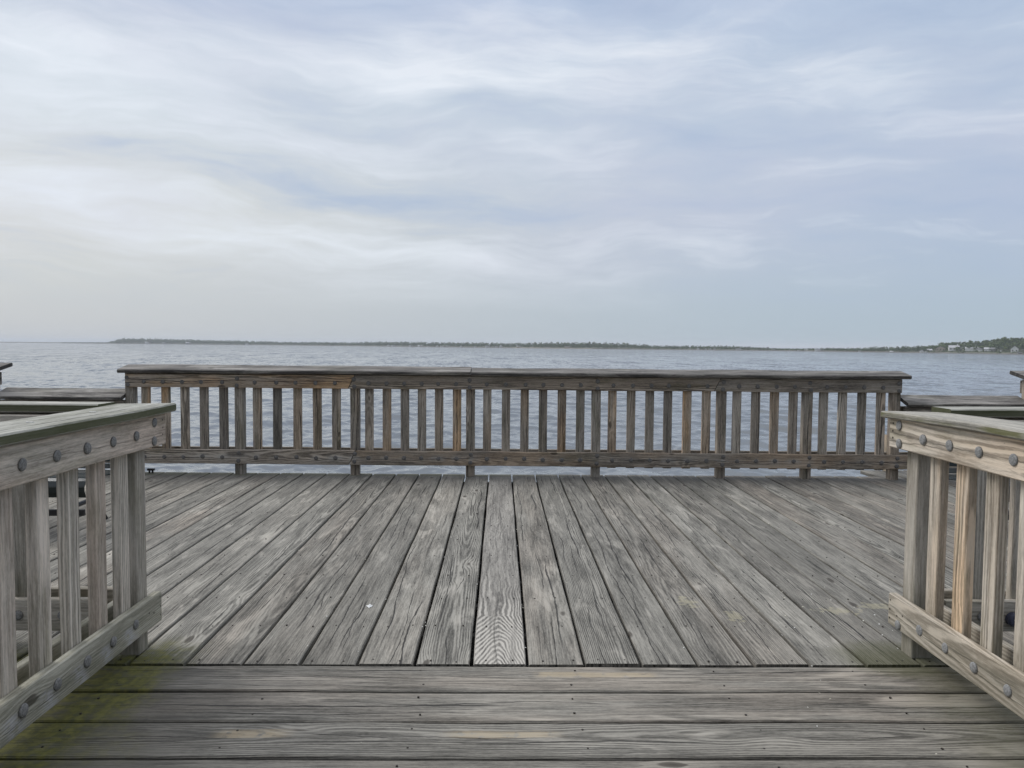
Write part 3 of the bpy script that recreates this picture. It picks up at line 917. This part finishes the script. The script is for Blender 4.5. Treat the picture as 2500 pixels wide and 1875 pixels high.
m, g, bs = new_mat('sea_water')
px, py, pz = g.sep(g.geo('Position'))
gust = g.noise(g.vec(px * .010, py * .022, 8.0), 1.0, 3, .5)
bs.inputs['Roughness'].default_value = .06
bs.inputs['IOR'].default_value = 1.4
g.put(bs.inputs['Base Color'], g.mix(gust.step(.35, .65), (.115, .128, .137), (.15, .163, .172)))
dist_ = (px * px + py * py).sqrt()
far_ = dist_.step(25, 320)
n1 = g.noise(g.vec(px * 1.1 + py * .3, py * 1.3, 0), 1.0, 3, .62)
n2 = g.noise(g.vec(px * 1.3 - py * .2, py * 1.1, 9.0), 1.0, 3, .62)
c1 = g.noise(g.vec(px * .42 + py * .05, py * .13, 4.0), 1.0, 3, .6)          # groups of wavelets
c2 = g.noise(g.vec(px * .10 + py * .012, py * .022, 6.0), 1.0, 3, .6)
amp_ = (far_ * .95 + .22) * (gust.step(.3, .7) * .5 + .7)
sx_ = (n1 - .5) * amp_ * 1.1
sy_ = (n2 - .5) * amp_ + ((c1 - .5) * .95 + (c2 - .5) * .85) * (far_ * .95 + .10) + far_ * .07
nx_, ny_, nz_ = g.sep(g.geo('Normal'))
nn_ = g.t.nodes.new('ShaderNodeVectorMath'); nn_.operation = 'NORMALIZE'
g.put(nn_.inputs[0], g.vec(nx_ + sx_, ny_ - sy_.max(-.22), nz_))
g.put(bs.inputs['Normal'], S(g, nn_.outputs[0]))
wme = make_water()
wme.materials.append(m)
wo = bpy.data.objects.new('water', wme)
COL.objects.link(wo)
tag(wo, 'rippled blue-grey bay water reaching to the horizon', 'water', kind='structure')

# ------------------------------------------------------------------ far shore
def azd(px_):                                   # bearing and waterline distance of the far shore
    az_ = math.atan((px_ - 1250) / FPX) + .015
    return az_


SH = [(-900, 4200), (60, 3300), (200, 2700), (300, 2600), (500, 2350), (700, 2100), (900, 1800), (1100, 1530), (1300, 1350), (1500, 1230), (1700, 1180), (1900, 1150), (2100, 1050),
      (2250, 980), (2500, 880), (2800, 780), (3300, 640), (4200, 480)]
def sdist(px_):
    return float(np.interp(px_, [a for a, _ in SH], [b for _, b in SH]))


def at(px_, back=0.0, h=0.0):
    a = azd(px_); d_ = sdist(px_) + back
    return Vector((d_ * math.sin(a), d_ * math.cos(a), WZ + h))


def ground(px_, back):
    k = max(0.0, min(1.0, (px_ - 2200) / 250))
    return min(.6 + min(back, 12) * .10 + max(0, back - 8) * (.004 + .075 * k), 9.0)


mb = MB()
pxs = list(range(-880, 4200, 20))
rows = [(-4, -1.5), (0, .25), (4, .9), (12, None), (30, None), (70, None), (130, None), (260, None)]
vs = []
for p in pxs:
    for bk, h in rows:
        jit = random.uniform(-2, 2) if bk < 5 else 0
        vs.append(at(p, bk + jit, h if h is not None else min(ground(p, bk), 9)))
nrw = len(rows)
fs = [[i * nrw + k, (i + 1) * nrw + k, (i + 1) * nrw + k + 1, i * nrw + k + 1] for i in range(len(pxs) - 1) for k in range(nrw - 1)]
mb.add(vs, fs)
m, g, bs = new_mat('shore_ground')
px, py, pz = g.sep(g.geo('Position'))
nn = g.noise(g.vec(px * .05, py * .05, 0), 1, 4, .6)
az_s = g.math('ARCTAN2', px, py)
sand = az_s.step(.010, .018) * az_s.step(.122, .112)
c = g.mix((pz + (nn - .5) * 1.6).step(WZ + .8, WZ + 1.5), g.mix(sand, (.13, .12, .105), (.34, .31, .26)), (.075, .085, .04))
c = g.mix((pz).step(WZ + .5, WZ + .1), c, (.09, .085, .08))
g.put(bs.inputs['Base Color'], c)
bs.inputs['Roughness'].default_value = .9
tag(mb.build('shore', m), 'low wooded shore across the bay', 'shore', kind='structure')


def leaf_mat(name, c0, c1):
    m, g, bs = new_mat(name)
    oi = g.t.nodes.new('ShaderNodeObjectInfo')
    rnd = S(g, oi.outputs['Random'])
    tcol, ta = g.attr('tint')
    br, wa, sd_ = g.sep(tcol)
    mixv = (rnd * .5 + sd_ * .5 + (br - 1.0) * .8).clamp()
    n = g.t.nodes.new('ShaderNodeVectorMath'); n.operation = 'SCALE'
    g.put(n.inputs[0], g.mix(mixv, c0, c1)); g.put(n.inputs['Scale'], br)
    g.put(bs.inputs['Base Color'], S(g, n.outputs[0]))
    bs.inputs['Roughness'].default_value = .7
    bs.inputs['Specular IOR Level'].default_value = .15
    return m


M_LEAF = leaf_mat('foliage', (.05, .088, .032), (.14, .185, .065))
M_LEAF2 = leaf_mat('far_foliage', (.05, .085, .04), (.115, .16, .065))
m, g, bs = new_mat('bark'); g.put(bs.inputs['Base Color'], g.mix(g.noise(g.geo('Position'), 4, 2), (.06, .05, .04), (.12, .10, .085)))
M_BARK = m


def crown_pts(r, h, w, nclump, nleaf):
    """leaf clump quads through an uneven crown: returns verts (n,4,3), brightness"""
    out, br = [], []
    for c in range(nclump):
        a = r.uniform(0, 6.283); rad = w * .5 * math.sqrt(r.random()) * .8
        zc = h * r.uniform(.32, .92)
        prof_ = math.sin(math.pi * min(1, max(.08, (zc / h - .12) / .95))) ** .6
        cc = np.array([math.cos(a) * rad * prof_, math.sin(a) * rad * prof_, zc])
        cr = w * r.uniform(.13, .24)
        b0 = r.uniform(.7, 1.25)
        for k in range(nleaf):
            d = np.array([r.gauss(0, 1), r.gauss(0, 1), r.gauss(0, .8)])
            d /= np.linalg.norm(d) + 1e-6
            p = cc + d * cr * r.uniform(.6, 1.05)
            s_ = r.uniform(.35, .7) * w * .10
            t = np.cross(d, [r.gauss(0, 1), r.gauss(0, 1), r.gauss(0, 1)]); t /= np.linalg.norm(t) + 1e-6
            b = np.cross(d, t) * s_ * r.uniform(.6, 1); t = t * s_
            out.append([p - t - b, p + t - b, p + t + b, p - t + b]); br.append(b0 * r.uniform(.85, 1.15))
    return np.array(out), np.array(br)


PROTO = [crown_pts(random.Random(40 + i), 1.0, random.Random(40 + i).uniform(.75, 1.1), 16, 18) for i in range(6)]
PROTO_S = [crown_pts(random.Random(80 + i), 1.0, random.Random(80 + i).uniform(.8, 1.2), 10, 9) for i in range(5)]


def quads_obj(name, V, T, mat, parent=None, loc=None):
    me = bpy.data.meshes.new(name)
    n = len(V)
    me.vertices.add(n * 4); me.vertices.foreach_set('co', V.reshape(-1).astype(np.float32))
    me.loops.add(n * 4); me.loops.foreach_set('vertex_index', np.arange(n * 4, dtype=np.int32))
    me.polygons.add(n); me.polygons.foreach_set('loop_start', np.arange(0, n * 4, 4, dtype=np.int32))
    me.update(calc_edges=True)
    ca = me.color_attributes.new('tint', 'FLOAT_COLOR', 'POINT')
    ca.data.foreach_set('color', np.repeat(T, 4, axis=0).astype(np.float32).ravel())
    me.materials.append(mat)
    o = bpy.data.objects.new(name, me)
    COL.objects.link(o)
    if parent: o.parent = parent
    if loc: o.location = loc
    return o


# crown-top line of the trees, photo pixels -> height above the waterline in metres
TOP = [(150, 2), (262, 3), (300, 11), (340, 11), (400, 10.5), (470, 10), (560, 9), (650, 8), (720, 7.3), (800, 8.5), (860, 8), (920, 10.5), (1000, 11), (1080, 10.5), (1130, 11.5), (1250, 11), (1290, 12),
       (1380, 14.5), (1450, 14.5), (1530, 13.5), (1600, 9.5), (1700, 10), (1790, 9.8), (1850, 7.5), (1905, 5.5), (1980, 6.5), (2020, 8), (2100, 8.5), (2125, 11), (2200, 13), (2262, 15), (2310, 22), (2345, 25), (2390, 25), (2440, 33),
       (2500, 33), (2600, 30), (2800, 28), (3400, 20), (4200, 15)]
TOPX, TOPH = [a for a, _ in TOP], [((b / FPX) * sdist(a)) for a, b in TOP]
def toph(p): return float(np.interp(p, TOPX, TOPH))


VV, TT = [], []
r = random.Random(77)
p = 150.0
while p < 2262:
    d_ = sdist(p)
    stepw = 4.6 * FPX / d_
    for row in range(3):
        bk = (9, 20, 36)[row] + r.uniform(-4, 4)
        pp = p + r.uniform(-.6, .6) * stepw
        tgt = toph(pp) * (.85, 1.02, 1.2)[row] * r.uniform(.9, 1.06)
        if tgt < 1.2: continue
        gz = min(ground(pp, bk), tgt * .3)
        h = max(1.2, tgt - gz)
        P, B = PROTO_S[r.randrange(5)]
        w = max(5.5, min(h * 1.05, 11)) * r.uniform(.8, 1.2)
        ang = r.uniform(0, 6.28); ca, sa = math.cos(ang), math.sin(ang)
        Q = P.copy(); x_, y_ = Q[..., 0] * w, Q[..., 1] * w
        pos = at(pp, bk, gz)
        Q[..., 0] = x_ * ca - y_ * sa + pos.x; Q[..., 1] = x_ * sa + y_ * ca + pos.y; Q[..., 2] = Q[..., 2] * h * 1.06 - h * .12 + pos.z
        VV.append(Q)
        sd_ = r.random()
        TT.append(np.stack([B * r.uniform(.85, 1.15), np.zeros_like(B), np.full_like(B, sd_), np.zeros_like(B)], -1))
    p += stepw * .55
tag(quads_obj('far_woods', np.concatenate(VV), np.concatenate(TT), M_LEAF2), 'long hazy band of woods along the far shore', 'woods', kind='stuff')

# trees one can tell apart on the nearer slope to the right
protos = []
for i, (P, B) in enumerate(PROTO):
    rt = random.Random(300 + i)
    root = empty('broadleaf_tree', (0, 0, -200))
    T_ = np.stack([B, np.zeros_like(B), np.full_like(B, rt.random()), np.zeros_like(B)], -1)
    quads_obj('crown', P, T_, M_LEAF, root)
    mb = MB()
    cyl(mb, (0, 0, -.05), (.01, 0, .35), .028, .018, 7); cyl(mb, (.01, 0, .33), (.10, .05, .6), .014, .006, 6); cyl(mb, (.01, 0, .33), (-.1, -.03, .62), .014, .006, 6); cyl(mb, (.01, 0, .33), (.02, .03, .7), .014, .006, 6)
    mb.build('trunk', M_BARK, root)
    protos.append(root)
used = set()
TREE_L = 'round green tree in the wooded slope on the right-hand far shore'
r = random.Random(9)
tree_spots = []
p = 2266.0
while p < 2640:
    d_ = sdist(p)
    for row in range(5):
        pp = p + r.uniform(-7, 7)
        bk = (26, 42, 62, 84, 104)[row] + r.uniform(-6, 6)
        tree_spots.append((pp, bk, row))
    p += 12.0
HOUSE_GAP = [(2240, 2320), (2330, 2350), (2355, 2432), (2464, 2494)]
for i, (pp, bk, row) in enumerate(tree_spots):
    pr = protos[i % 6]
    if i % 6 in used:
        root = pr.copy(); COL.objects.link(root)
        for ch in pr.children:
            c_ = ch.copy(); COL.objects.link(c_); c_.parent = root
    else:
        root = pr; used.add(i % 6)
    gz = min(ground(pp, bk), 9)
    tgt = toph(pp) * (.7, .84, .97, 1.08, 1.16)[row] * r.uniform(.88, 1.06)
    h = max(5.0, tgt - gz)
    w = max(8.5, min(h * 1.05, 13.5)) * r.uniform(.85, 1.15)
    root.location = at(pp, bk, gz - .2)
    root.scale = (w, w, h)
    root.rotation_euler = (0, 0, r.uniform(0, 6.28))
    tag(root, TREE_L, 'tree', 'trees on the right-hand far slope')

# shrubs along the right-hand bank: low growth, one mass
VV, TT = [], []
for i in range(260):
    pp = r.uniform(2100, 2640); bk = r.uniform(5, 22)
    P, B = PROTO_S[i % 5]
    h = r.uniform(1.2, 3.2); w = r.uniform(2.5, 5)
    pos = at(pp, bk, ground(pp, bk) - .4)
    Q = P.copy(); Q[..., 0] = Q[..., 0] * w + pos.x; Q[..., 1] = Q[..., 1] * w + pos.y; Q[..., 2] = Q[..., 2] * h - h * .25 + pos.z
    VV.append(Q); TT.append(np.stack([B * r.uniform(.7, 1.1), np.zeros_like(B), np.full_like(B, r.random()), np.zeros_like(B)], -1))
tag(quads_obj('shore_shrubs', np.concatenate(VV), np.concatenate(TT), M_LEAF2), 'low scrub along the right-hand far bank', 'shrubs', kind='stuff')

# ---- houses
def plain(name, c0, c1, rough=.7, sc=.6):
    m, g, bs = new_mat(name)
    g.put(bs.inputs['Base Color'], g.mix(g.noise(g.geo('Position'), sc, 3, .6).step(.35, .65), c0, c1))
    bs.inputs['Roughness'].default_value = rough
    return m


H_WHITE = plain('white_clapboard', (.70, .70, .68), (.80, .80, .78))
H_GREY = plain('grey_shingle', (.22, .22, .22), (.30, .295, .285))
H_TAN = plain('tan_shingle', (.36, .31, .25), (.45, .39, .31))
R_GREY = plain('grey_roof', (.15, .15, .155), (.21, .21, .215))
R_LIGHT = plain('pale_roof', (.42, .42, .43), (.52, .52, .53))
R_DARK = plain('dark_roof', (.06, .058, .056), (.09, .088, .085))
W_GLASS = plain('window_glass', (.03, .035, .04), (.05, .055, .06), .15)


def box(mb, x0, x1, y0, y1, z0, z1):
    vs = [(x, y, z) for x in (x0, x1) for y in (y0, y1) for z in (z0, z1)]
    mb.add(vs, [[0, 1, 3, 2], [4, 6, 7, 5], [0, 4, 5, 1], [2, 3, 7, 6], [0, 2, 6, 4], [1, 5, 7, 3]])


def house(px_, wpx, hpx, wallm, roofm, label, gable='side', back=14, detail=False, chim=False, base=None, group='houses on the far shore'):
    d_ = sdist(px_) + back
    w = wpx / FPX * d_; h = hpx / FPX * d_
    dep = max(5.0, w * .7)
    a = azd(px_)
    gz = base / FPX * d_ if base is not None else ground(px_, back)
    pos = at(px_, back, gz)
    root = empty('house', pos, -a + random.uniform(-.12, .12), label, 'house', group)
    ov = .35
    wall_h = h * (.58 if gable != 'flat' else .85)
    mb = MB(); box(mb, -w / 2, w / 2, -dep / 2, dep / 2, -.8, wall_h)
    if gable == 'front':
        mb.add([(-w / 2, -dep / 2, wall_h), (w / 2, -dep / 2, wall_h), (0, -dep / 2, h - .25), (-w / 2, dep / 2, wall_h), (w / 2, dep / 2, wall_h), (0, dep / 2, h - .25)], [[0, 1, 2], [5, 4, 3]])
    elif gable == 'side':
        mb.add([(-w / 2, -dep / 2, wall_h), (-w / 2, dep / 2, wall_h), (-w / 2, 0, h - .25), (w / 2, -dep / 2, wall_h), (w / 2, dep / 2, wall_h), (w / 2, 0, h - .25)], [[2, 1, 0], [3, 4, 5]])
    mb.build('wall', wallm, root)
    mb = MB(); t = .18
    if gable == 'front':
        W_, D_ = w / 2 + ov, dep / 2 + ov
        sl = (h - wall_h) / (w / 2); e = wall_h - ov * sl
        vs = [(-W_, -D_, e), (0, -D_, h), (W_, -D_, e), (W_, -D_, e - t), (0, -D_, h - t), (-W_, -D_, e - t)]
    elif gable == 'side':
        W_, D_ = w / 2 + ov, dep / 2 + ov
        sl = (h - wall_h) / (dep / 2); e = wall_h - ov * sl
        vs = [(-W_, -D_, e), (-W_, 0, h), (-W_, D_, e), (-W_, D_, e - t), (-W_, 0, h - t), (-W_, -D_, e - t)]
    if gable in ('front', 'side'):
        sh = (0, 2 * D_, 0) if gable == 'front' else (2 * W_, 0, 0)
        vs2 = [(a_ + sh[0], b_ + sh[1], c_ + sh[2]) for a_, b_, c_ in vs]
        fs = [[i, (i + 1) % 6, 6 + (i + 1) % 6, 6 + i] for i in range(6)] + [[0, 5, 4, 1], [1, 4, 3, 2], [6, 7, 10, 11], [7, 8, 9, 10]]
        mb.add(vs + vs2, fs)
    else:
        box(mb, -w / 2 - ov, w / 2 + ov, -dep / 2 - ov, dep / 2 + ov, wall_h + .004, h)
    rf = mb.build('roof', roofm, root)
    if chim:
        mb = MB(); box(mb, w * .3, w * .3 + 1.0, -.5, .5, wall_h, h + 1.6); mb.build('chimney', H_WHITE, rf)
    if detail:
        nwin = max(2, int(w / 2.6))
        for lv in range(1 if wall_h < 4 else 2):
            zc = .9 + lv * 2.6
            if zc + 1.3 > wall_h: continue
            for k in range(nwin):
                xc = -w / 2 + w * (k + .5) / nwin
                mb = MB(); box(mb, xc - .5, xc + .5, -dep / 2 - .06, -dep / 2 - .003, zc, zc + 1.3)
                mb.build('window', W_GLASS, root)
    return root


HS = [  # px, width px, height px, wall, roof, label, gable, back, base px
    (2248.5, 7, 5.5, H_WHITE, R_GREY, 'small white gabled boathouse at the water, left of the right-hand houses', 'front', 5, 1.5, 0),
    (2267.5, 9, 6, H_GREY, R_LIGHT, 'grey house with bright pale roof beside the white boathouse', 'side', 16, 3, 0),
    (2294, 18, 10.5, H_TAN, R_GREY, 'tan shingled house with pale gable behind dark shrubs', 'front', 18, 4.5, 1),
    (2326.5, 19, 10.5, H_WHITE, R_LIGHT, 'large white house with a chimney on the right-hand slope', 'side', 22, 6.5, 1),
    (2343.5, 5, 5.5, H_GREY, R_GREY, 'small grey house just right of the large white house with a chimney', 'side', 26, 7, 0),
    (2370, 23, 7, H_WHITE, R_LIGHT, 'wide low white house between shrubs, widest on the right-hand slope', 'side', 24, 7, 1),
    (2391, 8, 7, H_WHITE, R_GREY, 'narrow white house just right of the wide low white house', 'side', 22, 6.5, 0),
    (2411, 15, 6.5, H_WHITE, R_LIGHT, 'white house joined on its right by a grey house', 'side', 20, 7, 1),
    (2424.5, 11, 6.5, H_GREY, R_GREY, 'grey house against the right side of a white house', 'side', 21, 7, 0),
    (2443, 4.5, 2, H_WHITE, R_LIGHT, 'tiny white shed alone under dark trees', 'flat', 20, 6.5, 0),
    (2475, 13, 12.5, H_WHITE, R_LIGHT, 'white house with a sharp front gable, far right of the shore', 'front', 16, 4.5, 1),
    (2488, 7, 4, H_GREY, R_DARK, 'dark low boathouse at the water under the sharp-gabled white house', 'side', 6, 1.5, 0),
    (2000, 21, 4.6, H_WHITE, R_LIGHT, 'long white flat-roofed building at the water in the gap of the trees', 'flat', 8, 1, 0),
    (2097, 6, 2.6, H_WHITE, R_LIGHT, 'small white hut on the waterline right of the long white building', 'flat', 5, .5, 0),
    (2175, 6, 3, H_WHITE, R_LIGHT, 'pale pavilion on the waterline below the start of the wooded slope', 'side', 5, .5, 0),
    (1926, 6, 3, H_WHITE, R_GREY, 'white cottage left of the long white building, leftmost of two', 'front', 8, .8, 0),
    (1950, 9, 2.2, H_WHITE, R_LIGHT, 'low white shed close left of the long white building', 'flat', 6, .6, 0),
    (1967, 8, 3.5, H_GREY, R_LIGHT, 'grey shed touching the left of the long white building', 'side', 12, .8, 0),
    (1873, 3.5, 7.5, H_GREY, R_DARK, 'narrow grey tower rising above the low trees', 'flat', 25, 1, 0),
    (1886, 6, 3.2, H_WHITE, R_GREY, 'white cottage just right of the narrow grey tower', 'side', 9, .8, 0),
    (1703, 6, 4, H_WHITE, R_GREY, 'white house left of the row of three white cottages', 'front', 7, 1.5, 0),
    (1722, 5, 3.2, H_WHITE, R_GREY, 'leftmost cottage of a row of three white cottages under trees', 'front', 7, 1.5, 0),
    (1733, 6, 3.2, H_WHITE, R_GREY, 'middle cottage of a row of three white cottages under trees', 'front', 7, 1.5, 0),
    (1744, 6, 3.4, H_WHITE, R_GREY, 'rightmost cottage of a row of three white cottages under trees', 'front', 7, 1.5, 0),
    (1801, 12, 4, H_WHITE, R_GREY, 'pale house at the tree foot midway between three cottages and grey tower', 'side', 7, .8, 0),
    (1125, 6, 4.5, H_WHITE, R_LIGHT, 'small white pyramid-roofed house on the middle shore', 'front', 7, .8, 0),
    (1160, 7, 2.6, H_WHITE, R_LIGHT, 'low white shed on the middle shore right of the pyramid-roofed house', 'flat', 6, .6, 0),
    (1191, 13, 4.2, H_WHITE, R_GREY, 'wide white house with grey roof in the middle of the far shore', 'side', 8, .8, 0),
    (1212, 7, 3.5, H_WHITE, R_GREY, 'low white house between a wide house and a steep gabled one', 'side', 8, .8, 0),
    (1222, 7, 7, H_WHITE, R_LIGHT, 'steep white gabled house, tallest in the middle of the far shore', 'front', 8, .8, 0),
    (1267, 12, 5, H_TAN, R_LIGHT, 'tan beach house with pale roof above a sandy strip', 'side', 10, 1.2, 0),
    (1337, 13, 2.6, H_TAN, R_GREY, 'low tan beach building on the sandy strip', 'side', 8, .9, 0),
    (1386, 18, 5, H_TAN, R_LIGHT, 'wide tan building at the right end of the sandy strip', 'flat', 10, 1, 0),
    (948, 8, 4.2, H_WHITE, R_GREY, 'pale hazy house at the left of the middle shore houses', 'front', 8, .5, 0),
    (962, 13, 2.8, H_WHITE, R_LIGHT, 'long low pale shed right of the hazy gabled house', 'flat', 7, .4, 0),
    (1004, 12, 3.6, H_WHITE, R_GREY, 'wide hazy pale house under level trees', 'side', 8, .6, 0),
    (1025, 10, 4.4, H_WHITE, R_LIGHT, 'bright hazy white house right of the wide hazy house', 'side', 8, .6, 0),
    (1045, 5, 3.8, H_WHITE, R_GREY, 'narrow hazy white cottage among the shore row', 'side', 8, .6, 0),
    (1067, 6.5, 4.2, H_WHITE, R_GREY, 'hazy white cottage with a front gable right of a narrow one', 'front', 8, .6, 0),
    (1079, 9, 3.4, H_WHITE, R_LIGHT, 'low hazy white house near the right end of the shore row', 'side', 8, .5, 0),
    (1092, 9, 3.6, H_GREY, R_LIGHT, 'greyish hazy house at the right end of the shore row', 'side', 8, .5, 0),
    (804, 6, 3.6, H_WHITE, R_GREY, 'lone hazy pale house in a long stretch of woods', 'front', 8, .8, 0),
    (361, 11, 4, H_WHITE, R_LIGHT, 'faint white house below the left-hand end of the woods', 'side', 8, 1.5, 0),
    (403, 9, 3.6, H_GREY, R_LIGHT, 'faint greyish house right of the leftmost white house', 'side', 8, .8, 0),
    (461, 12, 4.8, H_GREY, R_LIGHT, 'faint wide grey house in the left-hand woods', 'side', 8, .8, 0),
    (604, 9, 2.6, H_WHITE, R_LIGHT, 'faint low white building where the left-hand trees get low', 'flat', 6, .8, 0),
]
for (p_, w_, h_, wm, rm, lb, gb, bk, bs_, dt) in HS:
    house(p_, w_, h_, wm, rm, lb, gb, bk, bool(dt), chim='chimney' in lb and 'just right' not in lb, base=bs_)

# a white boat lying at the water's edge
pos = at(2258, -6, .1)
boat = empty('motor_boat', pos, -azd(2258), 'small white boat at the water edge right of the white boathouse', 'boat')
mb = MB()
hs = []
for s_ in np.linspace(-1, 1, 9):
    hw = .95 * (1 - max(0, s_) ** 2.2) + .02
    hs += [(s_ * 2.6, -hw, .75 + .25 * max(0, s_)), (s_ * 2.6, -hw * .7, .05), (s_ * 2.6, 0, -.15), (s_ * 2.6, hw * .7, .05), (s_ * 2.6, hw, .75 + .25 * max(0, s_))]
fs = [[i * 5 + k, i * 5 + k + 1, (i + 1) * 5 + k + 1, (i + 1) * 5 + k] for i in range(8) for k in range(4)] + [[i * 5 + 4, i * 5, (i + 1) * 5, (i + 1) * 5 + 4] for i in range(8)] + [[0, 1, 2, 3, 4]]
mb.add(hs, fs); mb.build('hull', H_WHITE, boat)
mb = MB(); box(mb, -1.0, .8, -.6, .6, .76, 1.75); mb.build('cabin', H_WHITE, boat)

# ------------------------------------------------------------------ haze: pale sea air round everything
HAZE = True
if HAZE:
    mb = MB(); box(mb, -28000, 28000, -28000, 28000, WZ - 1.0, 34)
    m = bpy.data.materials.new('sea_haze'); m.use_nodes = True
    t = m.node_tree; t.nodes.clear()
    out = t.nodes.new('ShaderNodeOutputMaterial'); pvn = t.nodes.new('ShaderNodeVolumePrincipled')
    pvn.inputs['Color'].default_value = (.93, .96, 1, 1)
    pvn.inputs['Density'].default_value = 1.7e-4
    t.links.new(pvn.outputs[0], out.inputs['Volume'])
    hz = mb.build('haze', m)
    tag(hz, 'pale sea haze over the bay', 'haze', kind='stuff')
